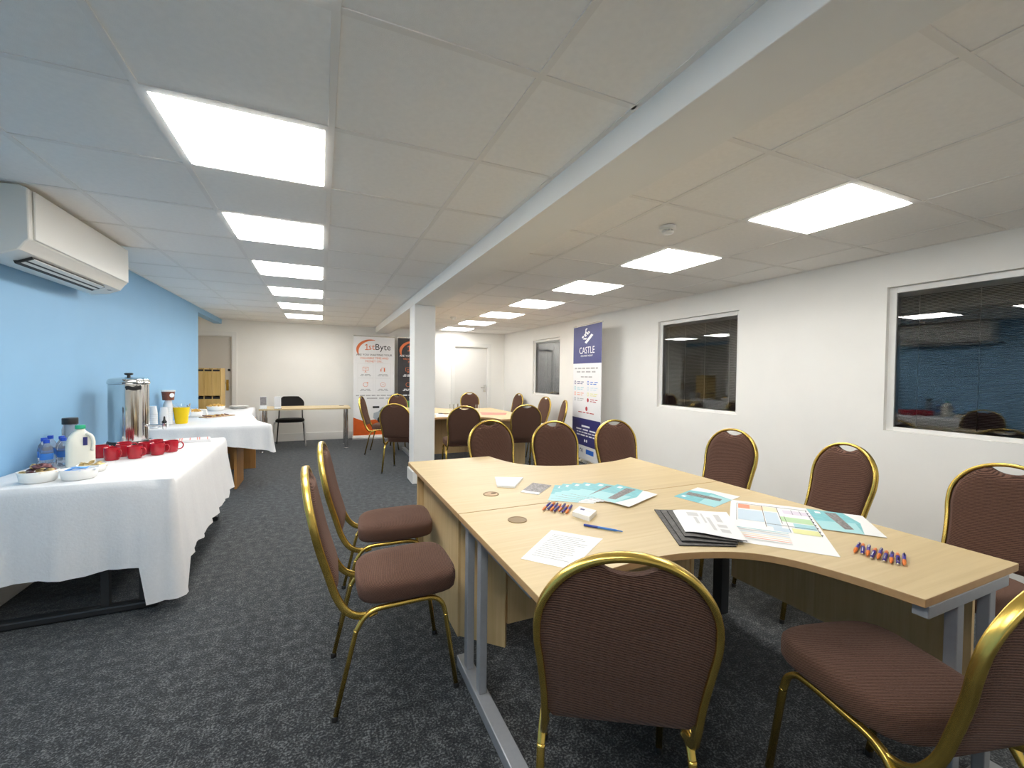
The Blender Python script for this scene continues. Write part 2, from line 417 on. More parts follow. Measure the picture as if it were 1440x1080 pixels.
for i, (a, b) in enumerate(WIN): window(i+1, a, b)
# charcoal backdrop standing in for the unlit space behind the glass
struct(boxo('dark_backdrop_right', XR+1.6, XR+1.7, YB, YF, -.06, ZC+.05, mat and 'charcoal'))

# ---- doors
def door(n, x0, x1, h, leafm, hinge_left, handle):
    r = struct(bpy.data.objects.new('door_%d' % n, None)); C.objects.link(r); r.location = ((x0+x1)/2, YF, 0)
    hw = (x1-x0)/2
    boxo('leaf', -hw+.012, hw-.012, .045, .085, .008, h-.012, leafm, r, bevel=.002)
    bm = newbm(); a = .075
    box(bm, -hw-a, -hw, -.018, 0, 0, h+a); box(bm, hw, hw+a, -.018, 0, 0, h+a); box(bm, -hw, hw, -.018, 0, h, h+a)
    obj('architrave', bm, 'trim', r, bevel=.004)
    bm = newbm(); box(bm, -hw, -hw+.012, 0, .1, 0, h); box(bm, hw-.012, hw, 0, .1, 0, h); box(bm, -hw+.012, hw-.012, 0, .1, h-.012, h)
    obj('door_frame', bm, 'trim', r)
    return r, hw
r, hw = door(1, D1X[0], D1X[1], 1.955, 'door', True, True)
pl = boxo('handle_plate', hw-.085, hw-.035, .035, .045, .93, 1.09, 'steel', r, bevel=.002)
bm = newbm(); sweep(bm, [(hw-.06, .04, 1.03), (hw-.06, .0, 1.03)], circ(.008, 10), (0, 0, 1)); sweep(bm, [(hw-.06, .0, 1.03), (hw-.17, .0, 1.03)], circ(.008, 10), (0, 0, 1))
obj('handle', bm, 'steel', pl, smooth=True)
r, hw = door(2, D2X[0], D2X[1], 1.985, 'doorgrey', False, True)
pl = boxo('handle_plate', hw-.10, hw-.06, .035, .045, .98, 1.18, 'gold', r, bevel=.002)
bm = newbm(); sweep(bm, [(hw-.08, .04, 1.12), (hw-.08, .0, 1.12)], circ(.008, 10), (0, 0, 1)); sweep(bm, [(hw-.08, .0, 1.12), (hw-.19, .0, 1.12)], circ(.008, 10), (0, 0, 1))
obj('handle', bm, 'gold', pl, smooth=True)
bm = newbm(); lathe(bm, [(.022, 0), (.022, .012), (.012, .02)], 16); obj('lock', bm, 'black', r, loc=(hw-.055, .045, 1.36), rot=(PI/2, 0, 0), smooth=True)

# ---- ceiling lights
lf = newbm()
for (a, b, c, d) in ((-.288, .288, -.288, -.276), (-.288, .288, .276, .288), (-.288, -.276, -.276, .276), (.276, .288, -.276, .276)):
    box(lf, a, b, c, d, -.004, .014)
l0 = thing('ceiling_light', 'x', 'ceiling light', (0, 0, 0), 0, 'recessed square light panels')
obj('frame', lf, 'trim', l0)
boxo('diffuser', -.266, .266, -.266, .266, -.011, .008, 'lamp', l0, bevel=.005)   # diffuser stands 11 mm proud of the grid, lowered so its rim lights the ceiling
ords = ['nearest', 'second', 'third', 'fourth', 'fifth', 'sixth', 'seventh']
first = True
for lx, ly in lightcells:
    left = lx < 0
    k = round((ly-(.6275 if left else 1.2275))/1.2)
    side = 'left' if left else 'right'
    if left: lab = ('square ceiling light panel cut by the top edge of the photo, left row' if k == 0 else 'square light panel in the left ceiling row, %s in full view' % ords[k-1]) if k >= 0 else 'square light panel behind the camera, left ceiling row, %s back' % ('first' if k == -1 else 'second')
    else: lab = ('square light panel in the right ceiling row, %s in view' % (ords[k] if k < 6 else 'farthest')) if k >= 0 else 'square light panel behind the camera, right ceiling row, %s back' % ('first' if k == -1 else 'second')
    loc = (lx+.3, ly+.3, ZC+.004)
    if first: l0.location = loc; l0['label'] = lab; first = False
    else: dup(l0, loc, 0, lab)

# ---- smoke detectors
sd = thing('smoke_detector', 'white smoke detector on the right ceiling just before the second light panel', 'smoke detector', (1.99, 2.09, ZC-.002), 0, 'ceiling smoke detectors')
bm = newbm(); lathe(bm, [(0, 0), (.05, 0), (.05, -.018), (.042, -.024), (0, -.024)], 28, cap=False); obj('base', bm, 'smoke', sd, smooth=True)
bm = newbm()
lathe(bm, [(0, -.046), (.026, -.046), (.034, -.040), (.036, -.034), (0, -.034)], 24, cap=False)
for i in range(10):
    a = 2*PI*i/10; box(bm, .024, .034, -.002, .002, -.036, -.022, 0, Matrix.Rotation(a, 4, 'Z'))
obj('sensor_cage', bm, 'smoke', sd, smooth=True)
dup(sd, (1.99, 6.90, ZC-.002), 0, 'small white smoke detector on the far right ceiling beside the pillar top')

# ---- air conditioner
ac = thing('air_conditioner', 'white wall mounted air conditioner high on the blue wall', 'air conditioner', (XL, 3.65, 1.90))
prof = [(0, .36), (.255, .375), (.285, .36), (.29, .10), (.275, .085), (.25, .045), (.18, .012), (.08, 0), (0, .03)]
def xz_prism(bm, pts, y0, y1, mi=0):
    a = [bm.verts.new((x, y0, z)) for x, z in pts]; b = [bm.verts.new((x, y1, z)) for x, z in pts]
    bm.faces.new(a).material_index = mi; bm.faces.new(b[::-1]).material_index = mi
    for i in range(len(pts)):
        j = (i+1) % len(pts); bm.faces.new((a[i], a[j], b[j], b[i])).material_index = mi
    return bm
obj('casing', xz_prism(newbm(), prof, -.62, .60), 'acwhite', ac, bevel=.006, smooth=30)
bm = newbm(); box(bm, .288, .300, -.585, .592, .105, .355); obj('front_panel', bm, 'acwhite', ac, bevel=.005)
Mt = Matrix.Translation((.262, 0, .048)) @ Matrix.Rotation(R(-48), 4, 'Y')
Mo = Matrix.Translation((.206, 0, .017)) @ Matrix.Rotation(R(-23), 4, 'Y')
bm = newbm(); box(bm, -.042, .036, -.48, .36, -.006, .012, 0, Mo); obj('air_outlet', bm, 'acdark', ac)
for k, (x, z, ww) in enumerate(((.228, .024, .013), (.196, .010, .009))):
    Mv = Matrix.Translation((x, 0, z)) @ Matrix.Rotation(R(-26), 4, 'Y')
    bm = newbm(); box(bm, -ww, ww, -.47, .35, -.005, 0, 0, Mv); obj('vane', bm, 'acwhite', ac, bevel=.001)
bm = newbm(); box(bm, .222, .245, .44, .47, .020, .024); obj('indicator', bm, 'greyprint', ac)

# ================================================================ CHAIRS
BP = [(.186, -.085, .388), (.188, -.14, .378), (.19, -.195, .405), (.186, -.236, .47), (.188, -.265, .56), (.196, -.292, .65), (.204, -.308, .715), (.201, -.322, .78), (.181, -.334, .835), (.138, -.344, .888), (.076, -.351, .924), (0, -.354, .937)]
half = BP
loop = [(-w, f, z) for w, f, z in half] + [(w, f, z) for w, f, z in half[::-1][1:]]
loopc = catmull(loop, 5)
def interp(z, k):
    P = half[3:]
    for a, b in zip(P, P[1:]):
        if a[2] <= z <= b[2]:
            t = (z-a[2])/(b[2]-a[2]); t2 = t
            return a[k]+(b[k]-a[k])*t2
    return P[0][k] if z < P[0][2] else P[-1][k]
def tubeprof(a, b, n=24):
    out = []
    for i in range(n):
        t = 2*PI*i/n; c, s = math.cos(t), math.sin(t)
        rr = 1/((abs(c)**3+abs(s)**3)**(1/3)); rr *= 1-.10*max(0, math.cos(8*t+PI))
        out.append((a*rr*c, b*rr*s))
    return out
def make_chair():
    t = thing('banquet_chair', 'x', 'chair', (0, 0, 0), 0)
    # back frame
    bm = newbm(); sweep(bm, loopc, tubeprof(.0095, .0150), (0, 1, .15)); obj('back_frame', bm, 'gold', t, smooth='all')
    # backrest cushion
    bm = newbm(); nu, nv = 20, 20; z0, z1 = .475, .917
    def pt(u, v, side):
        z = z0+(z1-z0)*v; hw = min(interp(z, 0)-.008, .235)
        if v > .9: hw = min(hw, .100+(1-v)*1.0)
        ww = u*hw
        if v < .06: ww *= .93+.07*(v/.06)
        notch = .022*(1-min(1, abs(ww)/.066)**2.2) * v**12
        zz = z-notch
        f = interp(zz, 1)
        e = (1-abs(u)**4)*min(1, v*9)*min(1, (1-v)*9+.15)
        e = max(e, 0)**.5
        return (ww, f+(.004+.024*e if side > 0 else -.004-.012*e), zz)
    G = []
    for side in (1, -1):
        G.append([[bm.verts.new(pt(-1+2*i/nu, j/nv, side)) for i in range(nu+1)] for j in range(nv+1)])
    for g in G:
        for j in range(nv):
            for i in range(nu): bm.faces.new((g[j][i], g[j][i+1], g[j+1][i+1], g[j+1][i]))
    A, B = G
    ring = [(0, i) for i in range(nu)]+[(j, nu) for j in range(nv)]+[(nv, i) for i in range(nu, 0, -1)]+[(j, 0) for j in range(nv, 0, -1)]
    for p, q in zip(ring, ring[1:]+ring[:1]):
        bm.faces.new((A[p[0]][p[1]], B[p[0]][p[1]], B[q[0]][q[1]], A[q[0]][q[1]]))
    obj('backrest', bm, 'fabric', t, smooth=60)
    # seat cushion
    bm = newbm(); n = 44
    def ring_at(s, z, dome=0):
        out = []
        for i in range(n):
            a = 2*PI*i/n; c, sn = math.cos(a), math.sin(a)
            e = 4.2; k = 1/((abs(c)**e+abs(sn)**e)**(1/e))
            x = k*c; y = k*sn
            wx = .192+.022*(y*.5+.5)
            out.append(bm.verts.new((x*wx*s, .052+y*.207*s, z-.010*(1-y)*.5)))
        return out
    lv = [(.92, .416), (.985, .421), (1.0, .436), (1.0, .466), (.985, .480), (.94, .490), (.82, .497), (.55, .502), (.25, .504)]
    rs = [ring_at(s, z) for s, z in lv]
    for a, b in zip(rs, rs[1:]):
        for i in range(n): bm.faces.new((a[i], a[(i+1) % n], b[(i+1) % n], b[i]))
    bm.faces.new(rs[-1]); bm.faces.new(rs[0][::-1])
    obj('seat', bm, 'fabric', t, smooth='all')
    # seat rails and four legs
    for s in (-1, 1):
        x = .190*s; xo = .203*s
        rail = catmull([(x+.008*s, -.165, .325), (x+.004*s, -.132, .375), (x, -.085, .396), (x, .0, .400), (x, .10, .402), (x, .15, .394), (x+.004*s, .180, .366), (x+.007*s, .193, .318)], 5)
        bm = newbm(); sweep(bm, rail, tubeprof(.0095, .0115), (1, 0, 0)); rl = obj('seat_rail', bm, 'gold', t, smooth='all')
        for nm, top, bot in (('leg', (x+.008*s, -.165, .325), (xo, -.240, .006)), ('leg', (x+.007*s, .193, .318), (xo, .240, .006))):
            bm = newbm(); sweep(bm, [Vector(top)+(Vector(top)-Vector(bot))*.02, top, bot], tubeprof(.0095, .0115), (1, 0, 0)); lg = obj(nm, bm, 'gold', t, smooth='all')
            bm = newbm(); lathe(bm, [(.0135, 0), (.0135, .018), (.012, .020)], 12, bot[0], bot[1]); obj('foot', bm, 'black', lg, smooth=True)
    bm = newbm(); sweep(bm, [(-.19, .12, .409), (.19, .12, .409)], circ(.008, 8)); obj('cross_bar', bm, 'gold', t, smooth=True)
    return t
ch0 = make_chair()
CH = [
 (.292, 1.947, -90.7, 'gold framed brown chair at the left end of the nearer desk, seen side on', 'A'),
 (.350, 2.595, -95, 'gold framed brown chair beyond the side-on one, left of the far desk', 'A'),
 (.803, 1.050, -31, 'nearest brown chair with its back to the camera, tucked into the desk hollow', 'A'),
 (1.525, .66, -14, 'brown chair at the bottom right corner, seat and one gold upright in view', 'A'),
 (2.516, 2.265, 93, 'brown chair on the window side, the farthest of three along the desk', 'A'),
 (2.584, 1.635, 74, 'middle brown chair of three on the window side, turned slightly, under the near window', 'A'),
 (2.60, .91, 84, 'brown chair on the window side cut by the right edge of the photo', 'A'),
 (1.345, 3.08, 184, 'brown chair behind the far desk, leftmost of the row of three facing the camera', 'A'),
 (1.775, 2.85, 173, 'brown chair behind the far desk, middle of the row of three facing the camera', 'A'),
 (2.367, 2.77, 176.5, 'brown chair behind the far desk, rightmost of the row, in front of the blue banner', 'A'),
 (.942, 7.472, -108, 'far brown chair seen side on in front of the white 1stByte banner', 'B'),
 (1.03, 6.0, -28, 'brown chair just left of the white pillar, its back to the camera', 'B'),
 (1.446, 7.967, 204, 'brown chair half hidden behind the one left of the pillar, by the dark banner', 'B'),
 (1.665, 5.41, -8, 'brown chair just right of the pillar, its back to the camera', 'B'),
 (2.544, 5.41, -12, 'brown chair at the right of the far table group, its back to the camera', 'B'),
 (2.904, 8.495, 176, 'small far brown chair in front of the white door at the back', 'B'),
 (3.468, 8.177, 94, 'far brown chair against the window wall, leftmost of the three turned towards the left', 'B'),
 (3.37, 6.827, 92, 'brown chair under the smallest far window, middle of the three turned towards the left', 'B'),
 (3.19, 5.95, 71, 'brown chair edge on beside the blue banner, nearest of the three by the wall', 'B'),
]
for i, (x, y, a, lab, g) in enumerate(CH):
    grp = 'banquet chairs round the near desks' if g == 'A' else 'banquet chairs round the far desks'
    if i == 0: ch0.location = (x, y, 0); ch0.rotation_euler = (0, 0, R(a)); ch0['label'] = lab; ch0['group'] = grp
    else: dup(ch0, (x, y, 0), R(a), lab, grp)

# ================================================================ DESKS
DT = .722
def desk_outline(w=1.59, d=1.19, shallow=.785, ret=.60):
    arc = catmull([(ret, d), (ret+.035, d-.18), (ret+.10, d-.335), (ret+.21, d-.435), (ret+.40, d-.50), (ret+.60, d-.505), (ret+.80, shallow+-.07), (w, shallow)], 5)
    pts = [(0, 0)] + [(w, 0)] + [(p[0], p[1]) for p in arc[::-1]] + [(0, d)]
    return pts
def desk(name, lab, loc, rz, frame, group=None):
    """radial desk: local x along the 1.6 m back edge, y away from it; return at x=0"""
    t = thing(name, lab, 'desk', loc, rz, group)
    pts = desk_outline()
    hx, hy = .215, .205
    bm = newbm()
    prism(bm, pts, DT-.025, DT, 0, 1)
    obj('desktop', bm, ['maple', 'edge'], t, bevel=.002)
    return t
def port(t, x, y, kind):
    bm = newbm(); lathe(bm, [(.030, DT-.001), (.041, DT-.001), (.041, DT+.0025), (.036, DT+.003), (.034, DT+.0008), (0, DT+.0008)], 28, x, y, cap=False)
    p = obj('cable_port', bm, 'capbrown', t, smooth=True)
    bm = newbm(); lathe(bm, [(0, DT+.0012), (.0335, DT+.0012), (.0335, DT+.0016), (0, DT+.0016)], 28, x, y, cap=False)
    c = obj('port_cap', bm, 'board' if kind else 'capbrown', p)
    if kind:
        bm = newbm(); lathe(bm, [(0, DT+.0018), (.014, DT+.0018), (.014, DT+.0022), (0, DT+.0022)], 16, x+.016, y+.006, cap=False); obj('port_slot', bm, 'hole', p)
def cframe_y(t, x, y0, y1, posts):
    """cantilever leg: foot bar and top bar along y at x"""
    boxo('foot_bar', x-.028, x+.028, y0, y1, .004, .052, 'silver', t, bevel=.004)
    boxo('top_bar', x-.02, x+.02, y0+.02, y1-.04, DT-.062, DT-.025, 'silver', t, bevel=.003)
    for py in posts: boxo('upright', x-.016, x+.016, py-.02, py+.02, .052, DT-.062, 'silver', t, bevel=.003)
def cframe_x(t, y, x0, x1, posts):
    boxo('foot_bar', x0, x1, y-.028, y+.028, .004, .052, 'silver', t, bevel=.004)
    boxo('top_bar', x0+.0, x1-.02, y-.02, y+.02, DT-.062, DT-.025, 'silver', t, bevel=.003)
    for px_ in posts: boxo('upright', px_-.02, px_+.02, y-.016, y+.016, .052, DT-.062, 'silver', t, bevel=.003)

# near desk: return on the right, rotated 180 about z.  local (u,v) = (2.14-x, 1.80-y)
near = desk('radial_desk', 'nearest maple radial desk with curved hollow and silver cantilever legs', (2.14, 1.798, 0), PI, None, 'maple radial desks')
cframe_y(near, 1.545, -.065, .70, (.03, .19))
cframe_x(near, 1.17, .07, .60, (.17, .38))
boxo('corner_post', .03, .09, .05, .11, 0, DT-.025, 'darkmetal', near, bevel=.003)
boxo('modesty_panel', .035, .053, .14, 1.10, .23, DT-.03, 'mapleV', near)
port(near, 2.14-.757, 1.798-1.63, False)
far = desk('radial_desk', 'far maple radial desk of the near pair, panel ended, butted against the nearest desk', (.55, 1.802, 0), 0, None, 'maple radial desks')
boxo('side_panel', .085, .103, .27, 1.08, 0, DT-.025, 'mapleV', far)
Mc = Matrix.Translation((.19, .19, 0)) @ Matrix.Rotation(R(-45), 4, 'Z')
bm = newbm(); box(bm, -.125, .125, -.009, .009, 0, DT-.025, 0, Mc); obj('corner_panel', bm, 'mapleV', far)
boxo('modesty_panel', .285, 1.48, .095, .113, .115, DT-.03, 'mapleV', far)
boxo('end_panel', .045, .57, 1.085, 1.105, 0, DT-.025, 'mapleV', far)
boxo('end_panel', 1.50, 1.52, .10, .70, 0, DT-.025, 'mapleV', far)
port(far, .795-.55, 2.035-1.802, True)
# back pair
fn = desk('radial_desk', 'nearer maple radial desk of the back pair beyond the pillar, deep part on the right', (2.85, 6.598, 0), PI, None, 'maple radial desks')
fn.location = (2.85, 6.60, 0)
boxo('end_panel', 1.50, 1.52, .02, .74, 0, DT-.025, 'mapleV', fn)
boxo('end_panel', .05, .55, .80, .82, 0, DT-.025, 'mapleV', fn)
boxo('modesty_panel', .06, 1.49, .10, .118, .10, DT-.03, 'mapleV', fn)
ff = desk('radial_desk', 'farthest maple radial desk, behind the chairs near the back wall', (1.26, 6.604, 0), 0, None, 'maple radial desks')
cframe_y(ff, .05, .0, .98, (.10, .26))
boxo('end_panel', 1.50, 1.52, .05, .70, 0, DT-.025, 'mapleV', ff)
boxo('modesty_panel', .10, 1.49, .09, .108, .20, DT-.03, 'mapleV', ff)

# ================================================================ BUFFET TABLES AND CLOTHS
def drape(name, outline, zt, drop, flare, lab, rad=.03, seg=5, rows=12, foldf=None, cat='tablecloth', group='white tablecloths on the buffet'):
    """outline: CCW polygon; drop(s_index fraction, corner) -> hanging length"""
    n = len(outline); P = []
    pts = [Vector((x, y)) for x, y in outline]
    for i in range(n):
        a, b, c = pts[i-1], pts[i], pts[(i+1) % n]
        d1 = (b-a).normalized(); d2 = (c-b).normalized()
        n1 = Vector((d1.y, -d1.x)); n2 = Vector((d2.y, -d2.x))
        # corner
        for k in range(seg+1):
            t = k/seg; nn = (n1*(1-t)+n2*t).normalized()
            P.append((b-(n1+n2)*rad*.5+nn*rad*.7, nn, i, i, 1-abs(2*t-1)))
        L = (c-b).length; m_ = max(2, int(L/.045))
        for k in range(1, m_):
            t = k/m_; P.append((b+(c-b)*t, n2, i+t, i, 0))
    bm = newbm(); Rg = []
    for j in range(rows+1):
        t = j/rows; ring = []
        for p, nn, s, ei, cf in P:
            dr = drop(s, cf); fl = flare(s, cf)
            fo = foldf(s, cf) if foldf else 0
            edge = .012*math.sin(min(1, t*6)*PI/2)
            off = edge+fl*t**1.3+fo*t
            z = zt-(dr*t if j else 0)-(.004 if j == 0 else 0)
            q = p+nn*off
            ring.append(bm.verts.new((q.x, q.y, z)))
        Rg.append(ring)
    k = len(P)
    top = [bm.verts.new((p.x-nn.x*.008, p.y-nn.y*.008, zt)) for p, nn, *_ in P]
    bm.faces.new(top)
    for i in range(k): bm.faces.new((top[i], top[(i+1) % k], Rg[0][(i+1) % k], Rg[0][i]))
    for a, b in zip(Rg, Rg[1:]):
        for i in range(k): bm.faces.new((a[i], a[(i+1) % k], b[(i+1) % k], b[i]))
    for f in bm.faces: f.smooth = True
    o = obj(name, bm, 'cloth', None, smooth=50)
    tag(o, lab, cat, group)
    return o
# table 1 (CCW outline starting near-left)
O1 = [(-1.622, 2.955), (-.765, 2.955), (-.80, 4.60), (-1.622, 4.60)]
def drop1(s, cf):
    i = int(s) % 4; t = s-int(s)
    if abs(s-1) < .001: return .655
    if abs(s-0) < .001 or abs(s-4) < .001: return .25
    if i == 0: return .66 if t > .885 else .485-.02*t+.008*math.sin(t*15)
    if i == 1: return .60 if t < .05 else .485-.03*t+.010*math.sin(t*24+1)
    return .05 if i == 3 else .40
def flare1(s, cf):
    if s < .03: return 0
    if abs(s-1) < .001: return .05+.03*cf
    if .885 < s < 1: return .05+.03*(1-s)/.115
    if 1 < s < 2: return .055
    if 3 <= s <= 4: return 0
    return .022
def fold1(s, cf):
    if 1.06 < s < 2: return .010*math.sin(s*42)+.006*math.sin(s*77+1)
    if .03 < s < .885: return .012*math.sin(s*17)+.008*math.sin(s*43+1)
    return 0
drape('tablecloth', O1, .735, drop1, flare1, 'white cloth on the near buffet table, one corner hanging almost to the carpet', foldf=fold1)
b1 = thing('buffet_table', 'near buffet table under a white cloth, dark cantilever legs showing below', 'table', (-1.20, 3.78, 0), 0, 'buffet tables')
boxo('tabletop', -.43, .40, -.81, .80, .70, .725, 'maple', b1, bevel=.002)
for y in (-.76, .76):
    boxo('foot_bar', -.40, .36, y-.03, y+.03, .004, .045, 'darkmetal', b1, bevel=.01)
    boxo('top_bar', -.38, .34, y-.02, y+.02, .66, .70, 'darkmetal', b1)
    for x in (.125, .29): boxo('upright', x-.018, x+.018, y-.018, y+.018, .045, .66, 'darkmetal', b1, bevel=.003)
boxo('modesty_panel', -.15, -.132, -.70, .70, .19, .69, 'darkmetal', b1)
# table 2
O2 = [(-1.622, 5.52), (-.535, 5.62), (-.72, 6.10), (-.92, 7.1), (-1.03, 8.35), (-1.622, 8.35)]
def drop2(s, cf):
    i = int(s) % 6; t = s-int(s)
    if i == 0 and t > 0: return .10+.20*t
    if abs(s-1) < .001: return .30+.03*cf
    if i == 1: return .30-.05*t
    if i == 5: return .05
    if abs(s) < .001: return .09
    return .20+.03*math.sin(s*9)
def flare2(s, cf):
    if 5 <= s <= 6 or s < .02: return 0
    return .03+.03*cf
def fold2(s, cf): return (.012*math.sin(s*31)+.006*math.sin(s*67)) if 0.02 < s < 5 else 0
drape('tablecloth', O2, .735, drop2, flare2, 'white cloth on the far buffet table, corner jutting out towards the aisle', foldf=fold2)
b2 = thing('buffet_table', 'far buffet table under a white cloth, orange oak panel beneath', 'table', (-1.25, 6.9, 0), 0, 'buffet tables')
bm = newbm(); prism(bm, [(-.38, -1.35), (.68, -1.26), (.50, -.80), (.33, .2), (.22, 1.42), (-.38, 1.42)], .70, .725); obj('tabletop', bm, 'oak', b2)
boxo('end_panel', .12, .42, -.06, -.035, 0, .70, 'oak', b2)
boxo('end_panel', -.30, .20, 1.30, 1.325, 0, .70, 'oak', b2)
boxo('side_panel', .35, .375, -1.22, -.75, 0, .70, 'oak', b2)
boxo('modesty_panel', -.33, -.31, -1.2, 1.3, .10, .70, 'oak', b2)

# ================================================================ BUFFET THINGS
ZT = .7365
def lat(name, prof, m_, parent=None, n=28, **k):
    return obj(name, lathe(newbm(), prof, n, cap=False), m_, parent, smooth=35, **k)
# urn
u = thing('hot_water_urn', 'tall polished steel hot water urn with black lid knob', 'urn', (-1.415, 4.40, ZT), R(-5))
lat('body', [(0, .0), (.128, 0), (.132, .012), (.132, .03), (.126, .035), (.126, .485), (.132, .49), (.134, .498), (.130, .505), (0, .505)], 'steel', u, 48)
lat('lid', [(0, .505), (.131, .505), (.131, .513), (.122, .527), (.09, .537), (.03, .542), (0, .543)], 'steel', u, 48)
lat('lid_knob', [(0, .543), (.012, .543), (.010, .556), (.026, .562), (.029, .570), (.022, .576), (0, .577)], 'black', u)
lat('base', [(0, 0.0), (.136, 0.0), (.138, .018), (.133, .034), (.12, .036)], 'black', u, 40)
bm = newbm(); a0 = R(-55)
Mh = Matrix.Rotation(a0, 4, 'Z')
pts = [(.128, -.045, .455), (.142, -.035, .462), (.150, 0, .452), (.142, .035, .462), (.128, .045, .455)]
sweep(bm, [Mh @ Vector(p) for p in catmull(pts, 4)], [(.005, .014), (-.005, .014), (-.005, -.014), (.005, -.014)], (0, 0, 1)); obj('handle', bm, 'black', u, bevel=.003)
bm = newbm(); sweep(bm, [(.12, 0, .15), (.235, 0, .15)], circ(.009, 12)); tap = obj('tap', bm, 'chrome', u, smooth=True)
bm = newbm(); lathe(bm, [(.010, .115), (.013, .12), (.016, .14), (.017, .165), (.013, .17)], 16, .235, 0); obj('tap_valve', bm, 'chrome', tap, smooth=True)
bm = newbm(); lathe(bm, [(.018, .170), (.016, .182), (.008, .190), (.006, .215), (.004, .222)], 16, .235, 0); obj('tap_lever', bm, 'black', tap, smooth=True)
# mugs
mg = thing('mug', 'x', 'mug', (0, 0, ZT), 0, 'red mugs on the near buffet table')
lat('body', [(0, 0), (.034, 0), (.039, .008), (.0425, .04), (.0425, .078), (.0415, .083), (.0385, .080), (.0385, .012), (0, .008)], 'red', mg)
bm = newbm(); sweep(bm, catmull([(.040, 0, .066), (.060, 0, .070), (.072, 0, .050), (.064, 0, .026), (.040, 0, .018)], 5), circ(.0045, 8), (0, 1, 0)); obj('handle', bm, 'red', mg, smooth='all')
MG = [(-1.272, 3.675, -30, 'red mug at the left front of the group, beside the milk bottle'),
      (-1.160, 3.70, -20, 'red mug in the middle of the front row, handle to the right'),
      (-1.065, 3.80, -10, 'red mug at the right of the front row, no handle showing'),
      (-1.012, 3.905, 0, 'rightmost red mug with its handle standing clear against the cloth'),
      (-1.375, 3.80, 30, 'red mug behind the milk bottle side of the group, far left back'),
      (-1.255, 3.805, -25, 'red mug in the second row between the left and middle front mugs'),
      (-1.29, 3.925, 20, 'red mug at the centre back in front of the steel urn'),
      (-1.150, 3.865, 0, 'red mug in the second row between the middle and right front mugs'),
      (-1.125, 3.985, -15, 'red mug at the right back of the group, nearest the urn tap')]
for i, (x, y, a, lab) in enumerate(MG):
    if i == 0: mg.location = (x, y, ZT); mg.rotation_euler = (0, 0, R(a)); mg['label'] = lab
    else: dup(mg, (x, y, ZT), R(a), lab)
# milk bottle
mk = thing('milk_bottle', 'large plastic milk bottle with green cap', 'bottle', (-1.362, 3.50, ZT), R(22))
bm = newbm(); n = 28; rings = []
for z, s in ((0, .88), (.012, 1), (.12, 1), (.155, .96), (.185, .80), (.208, .55), (.222, .34), (.236, .30)):
    r_ = []
    for i in range(n):
        a = 2*PI*i/n; c, sn = math.cos(a), math.sin(a); e = 4.5 if s > .5 else 2
        k = 1/((abs(c)**e+abs(sn)**e)**(1/e)); r_.append(bm.verts.new((k*c*.066*s, k*sn*.056*s, z)))
    rings.append(r_)
for a, b in zip(rings, rings[1:]):
    for i in range(n): bm.faces.new((a[i], a[(i+1) % n], b[(i+1) % n], b[i]))
bm.faces.new(rings[0][::-1]); bm.faces.new(rings[-1])
obj('body', bm, 'milk', mk, smooth='all')
lat('cap', [(0, .234), (.024, .234), (.024, .252), (.022, .255), (0, .255)], 'green', mk)
bm = newbm(); sweep(bm, catmull([(.026, -.040, .205), (.046, -.052, .190), (.056, -.053, .15), (.050, -.050, .10)], 4), circ(.010, 8), (0, 1, 0)); obj('handle', bm, 'milk', mk, smooth='all')
bm = newbm(); box(bm, .010, .030, -.0585, -.0565, .135, .185); obj('label_print', bm, 'navydark', mk)
# jar with black lid
jr = thing('coffee_jar', 'tall glass jar with black lid behind the milk bottle', 'jar', (-1.53, 3.80, ZT), 0)
lat('body', [(0, 0), (.036, 0), (.040, .01), (.040, .20), (.034, .225), (.034, .235), (0, .235)], 'jar', jr)
lat('lid', [(0, .235), (.040, .235), (.040, .272), (.038, .276), (0, .276)], 'black', jr)
# water bottles
wb = thing('water_bottle', 'x', 'bottle', (0, 0, ZT), 0, 'small water bottles with blue caps by the blue wall')
lat('body', [(0, 0), (.026, 0), (.029, .008), (.029, .03), (.027, .035), (.029, .04), (.029, .105), (.024, .13), (.013, .148), (.012, .156), (0, .156)], 'water', wb)
lat('cap', [(0, .154), (.0145, .154), (.0145, .172), (.013, .174), (0, .174)], 'bluecap', wb)
lat('sleeve', [(.0295, .055), (.0297, .056), (.0297, .092), (.0295, .093)], 'penblue', wb)
WB = [(-1.512, 3.488, 'leftmost small water bottle with blue cap against the blue wall'), (-1.565, 3.585, 'second small blue capped water bottle from the left'),
      (-1.512, 3.655, 'third small blue capped water bottle, in front of the others'), (-1.585, 3.70, 'fourth small blue capped water bottle, farthest back by the coffee jar'), (-1.468, 3.565, 'small blue capped water bottle half hidden behind the milk bottle')]
for i, (x, y, lab) in enumerate(WB):
    if i == 0: wb.location = (x, y, ZT); wb['label'] = lab
    else: dup(wb, (x, y, ZT), 0, lab)
# bowls
def dish(name, x, y, r_, h, lab, oval=1.0, cat='bowl', group=None, rz=0):
    t = thing(name, lab, cat, (x, y, ZT), rz, group)
    bm = newbm(); lathe(bm, [(0, 0), (r_*.74, 0), (r_*.88, h*.12), (r_, h), (r_*.965, h), (r_*.86, h*.25), (r_*.70, h*.12), (0, h*.12)], 36, cap=False)
    for v in bm.verts: v.co.x *= oval
    obj('body', bm, 'porcelain', t, smooth='all'); return t
dish('oval_bowl', -1.372, 3.09, .066, .060, 'white oval bowl of gold and purple wrapped sweets at the table front', 1.2, group='white bowls on the near buffet', rz=R(20))
dish('oval_bowl', -1.212, 3.10, .066, .058, 'white oval bowl of blue sachets, right of the sweets bowl', 1.2, group='white bowls on the near buffet', rz=R(20))
dish('oval_bowl', -1.235, 3.30, .062, .042, 'small white bowl of pale gold sachets behind the blue sachets', 1.1, group='white bowls on the near buffet')
